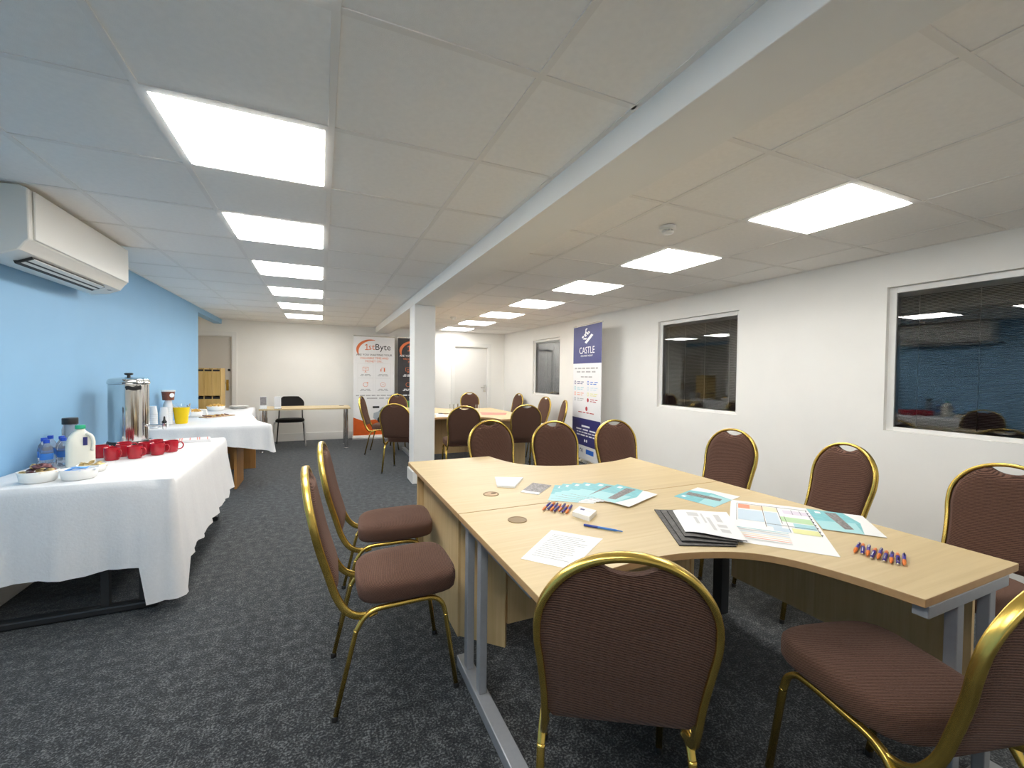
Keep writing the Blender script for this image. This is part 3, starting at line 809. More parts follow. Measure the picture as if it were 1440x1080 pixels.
dish('oval_bowl', -1.46, 4.02, .060, .045, 'small empty white bowl behind the mugs, left of the urn', 1.0, group='white bowls on the near buffet')
def packet(seed, sx, sy, sz):
    rn = random.Random(seed); bm = newbm(); n = 6
    V = {}
    for s in (1, -1):
        for i in range(n+1):
            for j in range(n+1):
                u_, v_ = i/n*2-1, j/n*2-1
                e = (1-u_*u_)*(1-v_*v_)
                z = s*(sz*e+.0004)+rn.uniform(-1, 1)*sz*.35*(e > .01)
                V[s, i, j] = bm.verts.new((u_*sx+rn.uniform(-1, 1)*sx*.08, v_*sy*(1-.25*(abs(u_) > .6)*(abs(u_) < .95)), z + .3*sz*math.sin(u_*3+seed)))
    for s in (1, -1):
        for i in range(n):
            for j in range(n): bm.faces.new((V[s, i, j], V[s, i+1, j], V[s, i+1, j+1], V[s, i, j+1]))
    rim = [(i, 0) for i in range(n)]+[(n, j) for j in range(n)]+[(i, n) for i in range(n, 0, -1)]+[(0, j) for j in range(n, 0, -1)]
    for p, q in zip(rim, rim[1:]+rim[:1]): bm.faces.new((V[1, p[0], p[1]], V[-1, p[0], p[1]], V[-1, q[0], q[1]], V[1, q[0], q[1]]))
    return bm
rn = random.Random(3)
k = 0
DIR = ['right', 'back right', 'back', 'back left', 'left', 'front left', 'front', 'front right']
for (cx, cy, cols, nn, sx, sy, sz, nm, cat, grp, lab, zb) in (
    (-1.372, 3.09, ['goldfoil', 'purplefoil'], 10, .027, .018, .011, 'wrapped_sweet', 'sweet', 'foil wrapped sweets in the left bowl', '%s foil wrapped sweet %s in the leftmost white bowl', .052),
    (-1.212, 3.10, ['bluesachet'], 5, .033, .013, .003, 'sugar_sachet', 'sachet', 'blue sachets in the middle bowl', '%s paper sachet %s in the second white bowl', .050),
    (-1.235, 3.30, ['goldfoil'], 6, .024, .014, .006, 'sweetener_sachet', 'sachet', 'gold sachets in the bowl by the milk', '%s crumpled sachet %s in the bowl by the milk', .040)):
    for i in range(nn):
        top = i >= nn-(3 if nn == 10 else 1)
        m_ring = nn-(3 if nn == 10 else 1)
        a = 2*PI*i/m_ring if not top else 2*PI*(i-m_ring)/3+.5
        rr = .040 if not top else (.018 if nn == 10 else .0)
        mt_ = cols[i % len(cols)]
        o = obj(nm, packet(k, sx, sy, sz), mt_, None, smooth='all'); k += 1
        o.location = (cx+rr*1.2*math.cos(a), cy+rr*math.sin(a), ZT+zb+((.028 if nn == 10 else .012) if top else .0)+.003*(i % 2))
        o.rotation_euler = (rn.uniform(-.6, .6)*(.3 if 'blue' in mt_ else 1), rn.uniform(-.8, .3)*(.3 if 'blue' in mt_ else 1), rn.uniform(0, 6.28))
        cl = {'goldfoil': 'gold', 'purplefoil': 'purple brown', 'bluesachet': 'blue'}[mt_]
        d = DIR[int(round(a/(PI/4))) % 8]
        tag(o, lab % (cl, ('on top towards the '+d if nn == 10 else 'on top') if top else 'at the '+d), cat, grp)
# tea towel
tt = thing('tea_towel', 'folded white and red striped tea towel on the near buffet table corner', 'tea towel', (-1.0, 4.42, ZT), R(12))
bm = newbm()
for k2 in range(3): box(bm, -.13+.006*k2, .13-.004*k2, -.085+.004*k2, .085-.003*k2, .001+.007*k2, .0075+.007*k2)
obj('folds', bm, 'cloth', tt, bevel=.003)
bm = newbm()
for x in (-.09, -.075, -.02, .03, .045, .10): box(bm, x, x+.008, -.078, .078, .0215, .0222)
obj('stripes', bm, 'pinkred', tt)
# tub on stacked cups, jug etc on far buffet
def cupstack(x, y, n, lab, first=None):
    t = thing('cup_stack', lab, 'stack of cups', (x, y, ZT), 0, 'stacks of clear plastic cups on the far buffet')
    me = None
    for i in range(n):
        if me is None:
            o = lat('cup', [(.040, 0), (.042, .003), (.030, .085), (0, .086), (0, .083), (.028, .082), (.040, .003)], 'frost', t, 20); me = o.data
        else: o = bpy.data.objects.new('cup', me); link(o, t)
        o.location = (0, 0, i*.0205)
    return t
cupstack(-1.555, 5.90, 10, 'tallest stack of upturned clear cups carrying the brown tub')
cupstack(-1.595, 5.56, 8, 'stack of upturned clear cups beside the steel urn tap')
cupstack(-1.535, 5.68, 7, 'shorter stack of upturned clear cups in front, nearest the table front')
cupstack(-1.60, 6.03, 9, 'stack of upturned clear cups at the back by the wall')
tb = thing('sweet_tub', 'brown labelled tub with white lid and white round mark, on stacked cups', 'tub', (-1.555, 5.90, ZT+9*.0205+.0865), R(10))
lat('body', [(0, 0), (.052, 0), (.060, .095), (0, .095)], 'choc', tb)
lat('lid', [(0, .095), (.064, .095), (.064, .108), (.060, .111), (0, .111)], 'whiteplastic', tb)
bm = newbm(); lathe(bm, [(0, 0), (.024, 0), (.024, .003), (0, .003)], 20, cap=False); obj('round_mark', bm, 'logow', tb, loc=(.035, -.046, .055), rot=(PI/2, 0, R(35)))
jg = thing('juice_jug', 'glass jug of yellow orange juice', 'jug', (-1.452, 5.965, ZT), R(60))
lat('glass_wall', [(.0785, .187), (.084, .225), (.081, .225), (.0765, .190)], 'glass', jg, 32)
lat('juice', [(0, 0), (.054, 0), (.058, .008), (.078, .186), (0, .186)], 'juice', jg, 32)
bm = newbm(); sweep(bm, catmull([(.079, 0, .195), (.11, 0, .19), (.122, 0, .14), (.10, 0, .08), (.064, 0, .06)], 5), circ(.007, 8), (0, 1, 0)); obj('handle', bm, 'glass', jg, smooth='all')
def crispbowl(x, y, r_, lab):
    t = dish('serving_bowl', x, y, r_, .07, lab, 1.0, group='white bowls of crisps on the far buffet')
    bm = newbm(); q = random.Random(int(x*100))
    for i in range(60):
        a = q.uniform(0, 6.28); rr = r_*.85*math.sqrt(q.random()); z = .060+.03*(1-(rr/r_)**2)+q.uniform(-.005, .008)
        Mq = Matrix.Translation((rr*math.cos(a), rr*math.sin(a), z)) @ Matrix.Rotation(q.uniform(-.9, .9), 4, 'X') @ Matrix.Rotation(q.uniform(-.9, .9), 4, 'Y') @ Matrix.Rotation(q.uniform(0, 3), 4, 'Z')
        vs = [bm.verts.new(Mq @ Vector((.018*math.cos(b_), .014*math.sin(b_), .004*math.cos(2*b_)+dz))) for dz in (0, .0015) for b_ in [2*PI*kk/8 for kk in range(8)]]
        bm.faces.new(vs[:8][::-1]); bm.faces.new(vs[8:])
        for kk in range(8): bm.faces.new((vs[kk], vs[(kk+1) % 8], vs[8+(kk+1) % 8], vs[8+kk]))
    obj('crisps', bm, 'crisp', t, kind='stuff'); return t
crispbowl(-1.53, 6.80, .105, 'white bowl of crisps right of the juice jug')
crispbowl(-1.46, 7.75, .12, 'farther white bowl of crisps, left of the plates')
nb = thing('napkin_box', 'white box with slanting top behind the near crisp bowl', 'box', (-1.53, 7.05, ZT), R(5))
bm = newbm(); xz_prism(bm, [(-.11, 0), (.11, 0), (.09, .075), (-.10, .085)], -.05, .05); obj('carton', bm, 'whiteplastic', nb, bevel=.004)
bm = newbm(); lathe(bm, [(0, 0), (.012, 0), (.012, .002), (0, .002)], 16, cap=False); obj('round_mark', bm, 'choc', nb, loc=(.02, -.0505, .03), rot=(PI/2, 0, 0))
pt_ = thing('plate_stack', 'low stack of white plates on the far buffet table', 'plates', (-1.22, 8.12, ZT))
for i in range(5):
    lat('plate', [(0, 0), (.08, 0), (.10, .004), (.135, .010), (.135, .0125), (.10, .007), (0, .003)], 'porcelain', pt_, 32, loc=(.002*(i % 2), 0, .0075*i))
tr = thing('serving_board', 'long thin wooden serving board on the far buffet cloth', 'board', (-1.25, 6.72, ZT), R(50))
boxo('board', -.20, .20, -.07, .07, 0, .012, 'board', tr, bevel=.003)
q = random.Random(5)
for i in range(7):
    bm = newbm(); sweep(bm, [(-.07, 0, 0), (.07, 0, .002)], circ(.007, 7)); obj('breadstick', bm, 'crisp' if i % 2 else 'choc', tr, loc=(-.14+.045*i, q.uniform(-.01, .01), .0195), rot=(0, 0, R(80+q.uniform(-25, 25))))

# ================================================================ PRINTED MATTER
Z = DT+.0005
def sheet(name, corners, m_, z, th, lab, cat, prints=(), group=None, side=None, lift=0):
    """corners: 4 world (x,y), order so that 0->1 is the u axis, 0->3 the v axis; prints: (u0,v0,u1,v1,mat) or polygon lists"""
    c = [Vector((*p, 0)) for p in corners]; org = sum(c, Vector())/4
    def uv(u_, v_): return c[0]*(1-u_)*(1-v_)+c[1]*u_*(1-v_)+c[2]*u_*v_+c[3]*(1-u_)*v_-org
    t = thing(name, lab, cat, (org.x, org.y, z), 0, group)
    bm = newbm(); prism(bm, [uv(a, b)[:2] for a, b in ((0, 0), (1, 0), (1, 1), (0, 1))], 0, th)
    obj('card' if th > .001 else 'sheet', bm, m_, t)
    lv = {}
    for pr in prints:
        mt_ = pr[-1]
        poly = [(pr[0], pr[1]), (pr[2], pr[1]), (pr[2], pr[3]), (pr[0], pr[3])] if len(pr) == 5 else pr[0]
        lv.setdefault(mt_, newbm())
        k = list(lv).index(mt_)
        b_ = lv[mt_]; b_.faces.new([b_.verts.new((*uv(a, q_)[:2], th+.0002+.00012*k)) for a, q_ in poly])
    for mt_, b_ in lv.items(): obj('print', b_, mt_, t, recalc=False, kind='stuff' if len(b_.faces) > 1 else None)
    return t
def ink_lines(u0, u1, v0, v1, n, m_='greyprint', h=.30, seed=1):
    q = random.Random(seed); o = []
    for i in range(n):
        v = v0+(v1-v0)*i/max(1, n-1); e = u1-(u1-u0)*q.uniform(0, .3); o.append((u0, v, e, v+(v1-v0)/n*h, m_))
    return o
# text sheet on the near desk
sheet('paper_sheet', [(.608, 1.279), (.721, 1.145), (.968, 1.319), (.833, 1.472)], 'paper', Z, .0006, 'printed white paper sheet on the nearest desk, partly behind the chair top', 'paper',
      ink_lines(.12, .88, .15, .85, 13), 'loose papers on the near desks')
# teal leaflets
teal_print = [([(0, 0), (.66, 0), (.80, .45), (.66, 1), (0, 1)], 'teal'), ([(0, .62), (.70, .50), (.66, 1), (0, 1)], 'teal2'), ([(.30, .10), (.52, .06), (.56, .84), (.40, .88)], 'photo'), (.12, .10, .22, .20, 'logow')]
def leaflet(c, z, lab): return sheet('leaflet', c, 'gloss', z, .0012, lab, 'leaflet', teal_print, 'teal leaflets with a grey bridge photo')
def rot_leaf(cx, cy, ang, z, lab, w_=.22, h_=.30):
    a = R(ang); ux = Vector((math.cos(a), math.sin(a))); vy = Vector((math.sin(a), -math.cos(a)))
    p = Vector((cx, cy)); c = [p-ux*w_/2-vy*h_/2, p+ux*w_/2-vy*h_/2, p+ux*w_/2+vy*h_/2, p-ux*w_/2+vy*h_/2]
    return leaflet([tuple(q) for q in c], z, lab)
fan = [(1.19, 1.885, -36), (1.225, 1.89, -42), (1.265, 1.885, -49), (1.305, 1.870, -56), (1.35, 1.84, -64)]
names = ['bottom leaflet of the teal fan', 'second leaflet up in the teal fan', 'third leaflet up in the teal fan', 'fourth leaflet up in the teal fan', 'leaflet next to the top of the teal fan']
for i, (x, y, a) in enumerate(fan): rot_leaf(x, y, a, Z+.0016*i, names[i]+' on the far desk')
leaflet([(1.51, 1.93), (1.575, 1.69), (1.30, 1.575), (1.225, 1.80)], Z+.0016*5, 'top leaflet of the teal fan, white end towards the middle of the desk')
leaflet([(1.647, 1.652), (1.906, 1.737), (1.965, 1.520), (1.690, 1.440)], Z, 'single teal leaflet between the fan and the coloured floor plan')
pl_ = sheet('floor_plan', [(1.873, 1.500), (2.084, 1.265), (1.627, .870), (1.400, 1.130)], 'paper', Z, .0008, 'large white sheet with a coloured floor plan, under the leaflets', 'floor plan',
  [(.10, .10, .25, .22, 'salmon'), (.25, .10, .42, .22, 'peach'), (.42, .10, .60, .22, 'cream'), (.10, .25, .40, .52, 'pblue'), (.42, .24, .58, .60, 'pblue'),
   (.60, .32, .95, .44, 'pgreen'), (.98, .20, 1.0, .24, 'plilac'), (.66, .14, .97, .24, 'plilac'), (.72, .46, .95, .56, 'pteal'), (.68, .58, .95, .68, 'pyellow'), (.48, .60, .66, .68, 'pblue')]
  + [(.08, .08, .96, .088, 'ink'), (.08, .08, .085, .55, 'ink'), (.405, .09, .412, .62, 'ink'), (.595, .09, .602, .5, 'ink'), (.955, .08, .962, .68, 'ink'), (.40, .54, .95, .546, 'ink'), (.65, .3, .655, .68, 'ink'), (.77, .12, .775, .24, 'ink'), (.87, .12, .875, .24, 'ink')]
  + [(.96, .08+.07*i, .975, .10+.07*i, 'ink') for i in range(9)]
  + [(.08, .70+.035*i, .62, .712+.035*i, ('pteal', 'ltgrey', 'pblue', 'cream', 'peach', 'salmon', 'ltgrey')[i % 7]) for i in range(7)])
leaflet([(2.070, 1.258), (2.200, 1.095), (1.990, .905), (1.855, 1.060)], Z+.0022, 'teal leaflet lying over the right corner of the floor plan')
# folded magazines
mzs = thing('magazine', 'topmost grey and white folded newspaper with curled pages on the nearest desk', 'newspaper', (1.42, 1.26, Z), 0, 'folded newspapers in the fanned pile')
def curl_page(bm, cor, z0, lift, th, mi):
    c = [Vector(p) for p in cor]; n = 14; rows = []
    for i in range(n+1):
        u_ = i/n; zz = z0+lift*(1-u_)**3*3*u_ + lift*.25*max(0, u_-.75)*4*0
        row = []
        for j in range(3):
            v_ = j/2; p = c[0]*(1-u_)*(1-v_)+c[1]*u_*(1-v_)+c[2]*u_*v_+c[3]*(1-u_)*v_
            row.append((p.x, p.y, zz))
        rows.append(row)
    a = [[bm.verts.new(p) for p in r_] for r_ in rows]; b = [[bm.verts.new((p[0], p[1], p[2]+th)) for p in r_] for r_ in rows]
    for i in range(n):
        for j in range(2):
            bm.faces.new((a[i][j], a[i][j+1], a[i+1][j+1], a[i+1][j])).material_index = 1
            bm.faces.new((b[i][j], b[i+1][j], b[i+1][j+1], b[i][j+1])).material_index = 0
        for j in (0, 2): bm.faces.new((a[i][j], a[i+1][j], b[i+1][j], b[i][j])).material_index = 1
    for i in (0, n):
        for j in range(2): bm.faces.new((a[i][j], a[i][j+1], b[i][j+1], b[i][j])).material_index = 1
def newspaper(c, z0, lift, th, lab, first=False):
    org = Vector((1.42, 1.26)); t = mzs if first else thing('magazine', lab, 'newspaper', (1.42, 1.26, Z), 0, 'folded newspapers in the fanned pile')
    bm = newbm(); curl_page(bm, [(x-org.x, y-org.y, 0) for x, y in c], z0, lift, th, 0); obj('pages', bm, ['paper' if first else 'charcoal2', 'ink'], t)
    return t, [Vector((x-org.x, y-org.y, 0)) for x, y in c]
newspaper([(1.395, 1.515), (1.60, 1.38), (1.37, 1.07), (1.185, 1.157)], 0, .0, .004, 'bottom dark folded newspaper of the fanned pile')
newspaper([(1.405, 1.490), (1.60, 1.37), (1.385, 1.075), (1.215, 1.175)], .0045, .006, .004, 'second folded newspaper of the pile, dark spine showing')
newspaper([(1.418, 1.462), (1.61, 1.36), (1.395, 1.08), (1.250, 1.195)], .0095, .010, .004, 'third folded newspaper of the pile, below the open one')
t, c = newspaper([(1.430, 1.440), (1.635, 1.330), (1.420, 1.065), (1.278, 1.220)], .0145, .016, .003, '', True)
bm = newbm()
def cz(u_): return .0145+.016*(1-u_)**3*3*u_+.003+.0006
def cp(u_, v_):
    p = c[0]*(1-u_)*(1-v_)+c[1]*u_*(1-v_)+c[2]*u_*v_+c[3]*(1-u_)*v_; return (p.x, p.y, cz(u_))
for (u0, v0, u1, v1) in ((.22, .12, .42, .30), (.30, .34, .36, .62), (.46, .15, .50, .55), (.54, .30, .60, .8), (.66, .55, .82, .66), (.66, .72, .82, .84), (.70, .15, .80, .45)):
    bm.faces.new([bm.verts.new(cp(a, b)) for a, b in ((u0, v0), (u1, v0), (u1, v1), (u0, v1))])
obj('print', bm, 'ltgrey', t, recalc=False)
# notepad, photo card, card box
np_ = sheet('notepad', [(.875, 2.150), (.955, 2.095), (1.085, 2.263), (.935, 2.335)], 'paper', Z, .010, 'blank white notepad near the cable port of the far desk', 'notepad')
sheet('photo_card', [(.950, 2.010), (1.015, 1.933), (1.166, 2.065), (1.096, 2.156)], 'gloss', Z, .003, 'grey photo postcard with a white edge on the far desk', 'card', [(.0, .16, 1, 1, 'photo')])
bx = sheet('card_box', [(1.000, 1.585), (1.028, 1.497), (1.108, 1.560), (1.072, 1.640)], 'whiteplastic', Z, .020, 'small white box with a dark mark on its lid, beside the blue pen', 'box', [(.2, .55, .45, .75, 'navydark'), (.5, .6, .85, .66, 'ltgrey')])
# pens
def pen(name, p0, p1, m1, m2, r_, lab, grp=None, cat='pen'):
    a = Vector((*p0, 0)); b = Vector((*p1, 0)); L = (b-a).length; ang = math.atan2((b-a).y, (b-a).x)
    t = thing(name, lab, cat, (a.x, a.y, DT+r_+.0005), ang, grp)
    def lx(prof, m_, nm, par=t):
        bm = newbm(); lathe(bm, prof, 14, cap=False)
        for v in bm.verts: v.co = Vector((v.co.z, v.co.y, v.co.x))
        return obj(nm, bm, m_, par, smooth=40)
    lx([(0, L*.98), (.0022, L*.97), (r_*.55, L*.86), (r_*.9, L*.80), (r_*.92, L*.36), (0, L*.36)], m1, 'barrel')
    lx([(0, 0), (r_*.8, 0), (r_, .004), (r_, L*.36), (0, L*.362)], m2, 'grip')
    return t
pen('ballpoint_pen', (.978, 1.462), (1.080, 1.338), 'penblue', 'pendark', .0048, 'single blue ballpoint pen lying on the nearest desk')
rn = random.Random(11)
def penheap(A, B, d, n, base, lab, grp, r_=.0056, L=.125):
    A = Vector(A); B = Vector(B); d = Vector(d).normalized()
    p0 = None
    for i in range(n):
        q = A+(B-A)*i/(n-1); off = rn.uniform(-.012, .012); ang = math.atan2(d.y, d.x)+rn.uniform(-.05, .05)
        fl = i % 2
        if p0 is None:
            t = thing('promo_pen', '', 'pen', (0, 0, 0), 0, grp)
            def lx(prof, m_, nm):
                bm = newbm(); lathe(bm, prof, 12, cap=False)
                for v in bm.verts: v.co = Vector((v.co.z, v.co.y, v.co.x))
                return obj(nm, bm, m_, t, smooth=40)
            lx([(0, -L*.5), (.0015, -L*.495), (r_*.6, -L*.42), (r_, -L*.33), (r_*1.05, -L*.12), (0, -L*.12)], 'orange', 'grip')
            lx([(0, -L*.12), (r_*.9, -L*.12), (r_*.9, L*.42), (0, L*.42)], 'purple', 'barrel')
            lx([(0, L*.42), (r_*.55, L*.42), (r_*.55, L*.49), (r_*.3, L*.5), (0, L*.5)], 'chrome', 'push_button')
            bm = newbm(); box(bm, L*.12, L*.42, -.0015, .0015, r_*.9, r_*1.35); obj('clip', bm, 'chrome', t)
            p0 = t
        else: t = dup(p0, (0, 0, 0), 0)
        t.location = (q.x+d.x*off, q.y+d.y*off, DT+r_*1.05+.001); t.rotation_euler = (0, 0, ang+(PI if fl else 0))
        t['label'] = lab % (('orange grip' if not fl else 'purple barrel'), base[i])
ordn = ['left end of the row', 'second from the left', 'third from the left', 'fourth from the left', 'fifth from the left', 'sixth from the left', 'seventh from the left', 'eighth from the left', 'ninth from the left', 'right end of the row']
penheap((.955, 1.735), (1.035, 1.665), (1, .95), 7, ordn[:6]+['right end of the row'], 'pen by the card box, %s first, %s', 'purple and orange pens by the card box')
penheap((1.757, .888), (1.795, .768), (1, .42), 9, ordn[:8]+['right end of the row'], 'pen at the right desk end, %s first, %s', 'purple and orange pens on the right desk end')
# things on the back pair of desks
sheet('paper_sheet', [(1.50, 6.02), (1.74, 5.96), (1.80, 6.20), (1.56, 6.28)], 'paper', Z, .0006, 'white paper sheet on the back desk right of the pillar', 'paper', ink_lines(.1, .9, .15, .85, 8), 'loose papers on the back desks')
sheet('paper_sheet', [(1.45, 6.35), (1.70, 6.32), (1.72, 6.50), (1.48, 6.55)], 'paper', Z, .0006, 'white paper sheet under the pen on the back desk', 'paper', (), 'loose papers on the back desks')
sheet('paper_sheet', [(1.36, 6.85), (1.58, 6.80), (1.66, 7.10), (1.42, 7.15)], 'paper', Z, .0006, 'white paper on the farthest desk just left of the pillar', 'paper', (), 'loose papers on the back desks')
pen('ballpoint_pen', (1.64, 6.45), (1.80, 6.38), 'capbrown', 'ink', .006, 'dark and gold pen lying on the back desk papers')
for p in [o for o in C.objects if o.get('label') == 'dark and gold pen lying on the back desk papers']: p.location.z += .0012
sheet('red_leaflet', [(2.22, 6.10), (2.56, 5.98), (2.72, 6.30), (2.34, 6.52)], 'pinkred', Z, .0012, 'red leaflet on the back desk right of the glasses', 'leaflet')
gl = thing('tumbler', 'left clear glass tumbler on the back desk', 'glass', (1.98, 6.9, DT+.0005), 0, 'clear tumblers on the back desks')
lat('glass_wall', [(0, 0), (.030, 0), (.036, .11), (.0335, .11), (.028, .008), (0, .008)], 'glass', gl)
dup(gl, (2.08, 6.98, DT+.0005), 0, 'middle clear glass tumbler on the back desk')
dup(gl, (2.36, 6.70, DT+.0005), 0, 'right clear glass tumbler, beside the red leaflet')

# ================================================================ BACK TABLE AND BLACK CHAIR
bt = thing('side_table', 'long beech topped table against the back wall on round chrome legs', 'table', (-.26, 8.33, 0))
boxo('tabletop', -.67, .73, -.32, .32, .70, .725, ['maple', 'edge'][0], bt, bevel=.003)
for x in (-.63, .665):
    for y in (-.24, .24):
        bm = newbm(); lathe(bm, [(.030, .0), (.038, .0), (.038, .012), (.030, .016), (.030, .70)], 20, x, y); obj('leg', bm, 'chrome', bt, smooth=40)
boxo('cable_port', .56, .64, .16, .20, .725, .729, 'black', bt)
def stand(x, y, rz, m_, lab):
    t = thing('leaflet_holder', lab, 'leaflet holder', (x, y, .7255), rz, 'leaflet holders on the back table')
    bm = newbm(); box(bm, -.052, .052, -.05, .03, 0, .004); box(bm, -.052, .052, .022, .026, 0, .21, 0, Matrix.Rotation(R(-8), 4, 'X')); obj('acrylic_stand', bm, 'glass', t)
    bm = newbm(); box(bm, -.049, .049, .015, .0205, .006, .205, 0, Matrix.Rotation(R(-8), 4, 'X')); o = obj('leaflets', bm, 'gloss', t)
    bm = newbm(); box(bm, -.045, .045, .0138, .0148, .03+(.03 if m_ == 'photo' else 0), .198, 0, Matrix.Rotation(R(-8), 4, 'X')); obj('cover_print', bm, m_, o)
stand(-.868, 8.06, R(8), 'photo', 'leaflet holder with dark grey cover at the left end of the back table')
stand(-.66, 8.06, R(8), 'ltgrey', 'white leaflet holder beside the black chair on the back table')
bc = thing('black_chair', 'black fabric stacking chair behind the back table, silver front legs', 'chair', (-.52, 8.78, 0), PI)
bm = newbm(); n = 32; rs = []
for s, z in ((.9, .43), (1, .44), (1, .465), (.93, .482), (.6, .49)):
    r_ = []
    for i in range(n):
        a = 2*PI*i/n; c, sn = math.cos(a), math.sin(a); e = 3; k = 1/((abs(c)**e+abs(sn)**e)**(1/e)); r_.append(bm.verts.new((k*c*.235*s, k*sn*.21*s, z)))
    rs.append(r_)
for a, b in zip(rs, rs[1:]):
    for i in range(n): bm.faces.new((a[i], a[(i+1) % n], b[(i+1) % n], b[i]))
bm.faces.new(rs[0][::-1]); bm.faces.new(rs[-1]); obj('seat', bm, 'blackfab', bc, smooth='all')
bm = newbm(); G = []
for side in (0, 1):
    g = []
    for j in range(9):
        v_ = j/8; z = .64+.24*v_; hw_ = .225*(1-.55*max(0, v_-.45)**2*2.6)*(1-.25*max(0, .3-v_))
        g.append([bm.verts.new((u_*hw_, -.225-.03*v_+.035*(u_*u_)-(.035*(1-u_**4) if side else 0), z)) for u_ in [-1+2*i/12 for i in range(13)]])
    G.append(g)
for g in G:
    for j in range(8):
        for i in range(12): bm.faces.new((g[j][i], g[j][i+1], g[j+1][i+1], g[j+1][i]))
ring = [(0, i) for i in range(12)]+[(j, 12) for j in range(8)]+[(8, i) for i in range(12, 0, -1)]+[(j, 0) for j in range(8, 0, -1)]
for p, q in zip(ring, ring[1:]+ring[:1]): bm.faces.new((G[0][p[0]][p[1]], G[1][p[0]][p[1]], G[1][q[0]][q[1]], G[0][q[0]][q[1]]))
obj('backrest', bm, 'blackfab', bc, smooth=50)
for s in (-1, 1):
    bm = newbm(); sweep(bm, catmull([(s*.235, -.235, .0), (s*.205, -.20, .42), (s*.195, -.19, .50), (s*.19, -.215, .70)], 4), circ(.011, 10), (1, 0, 0)); obj('rear_leg', bm, 'black', bc, smooth='all')
    bm = newbm(); sweep(bm, catmull([(s*.265, .235, .0), (s*.24, .195, .40), (s*.225, .17, .43), (s*.205, -.19, .43)], 4), circ(.012, 10), (1, 0, 0)); obj('front_leg', bm, 'palesilver', bc, smooth='all')

# pigeon hole rack in the alcove
pr = thing('pine_rack', 'yellow pine rack of six tall compartments in the alcove beside the blue wall', 'rack', (-1.70, 8.62, 0), R(0))
W_, H_ = .36, 1.385
bm = newbm(); box(bm, -W_/2, -W_/2+.018, -.17, .17, 0, H_); box(bm, W_/2-.018, W_/2, -.17, .17, 0, H_); box(bm, -W_/2+.018, W_/2-.018, .155, .17, 0, H_)
for x in (-.057, .057): box(bm, x-.006, x+.006, -.17, .155, 0, H_)
obj('carcass', bm, 'pine', pr, bevel=.001)
for r_ in range(3):
    for c_ in range(3):
        x = -.114+.114*c_; z0 = .02+.455*r_
        bm = newbm(); box(bm, x-.050, x+.050, -.165, -.150, z0, z0+.40); obj('compartment_front', bm, 'pine', pr, bevel=.002)
        bm = newbm(); box(bm, x-.050, x+.050, -.160, .15, z0+.402, z0+.432); obj('slot_shade', bm, 'ink', pr)  # black block stands in for the shade in the slot above each front

# ================================================================ BANNERS
def quad(bm, x0, x1, z0, z1, y): bm.faces.new([bm.verts.new(p) for p in ((x0, y, z0), (x1, y, z0), (x1, y, z1), (x0, y, z1))])
def banner_base(t, w_, h_, m_):
    hw_ = w_/2
    bm = newbm(); xz = [(-.05, .0), (.05, .0), (.055, .03), (.035, .075), (-.035, .075), (-.055, .03)]
    a = [bm.verts.new((-hw_-.015, y, z)) for y, z in xz]; b = [bm.verts.new((hw_+.015, y, z)) for y, z in xz]
    bm.faces.new(a); bm.faces.new(b[::-1])
    for i in range(6): bm.faces.new((a[i], a[(i+1) % 6], b[(i+1) % 6], b[i]))
    obj('base', bm, 'steel' if m_ != 'trim' else 'trim', t, bevel=.003)
    bm = newbm(); sweep(bm, [(0, .02, .07), (0, .02, h_-.01)], circ(.008, 8)); obj('pole', bm, 'darkmetal', t, smooth=True)
    boxo('top_rail', -hw_-.004, hw_+.004, -.008, .012, h_-.012, h_+.010, 'steel', t, bevel=.003)
    for x in (-hw_*.6, hw_*.6): boxo('foot', x-.02, x+.02, -.11, .11, 0, .006, 'steel', t)
def arc_poly(bm, cx, cz, r0, r1, a0, a1, y, n=18, sx=1.0, taper=True):
    for i in range(n):
        def P(t):
            a = R(a0+(a1-a0)*t); k = math.sin(PI*min(max(t, .02), .98))**.6 if taper else 1
            ro = (r0+r1)/2+(r1-r0)/2*k; ri = (r0+r1)/2-(r1-r0)/2*k
            return (cx+ro*math.cos(a)*sx, y, cz+ro*math.sin(a)), (cx+ri*math.cos(a)*sx, y, cz+ri*math.sin(a))
        o1, i1 = P(i/n); o2, i2 = P((i+1)/n)
        bm.faces.new([bm.verts.new(p) for p in (i1, o1, o2, i2)])
def bars(bm, cx, z, w_, h_, y, seed, words=5):
    q = random.Random(seed); L = [q.uniform(.5, 1.4) for _ in range(words)]; S = sum(L)+.25*(words-1); x = cx-w_/2
    for l in L: quad(bm, x, x+w_*l/S, z-h_/2, z+h_/2, y); x += w_*(l+.25)/S

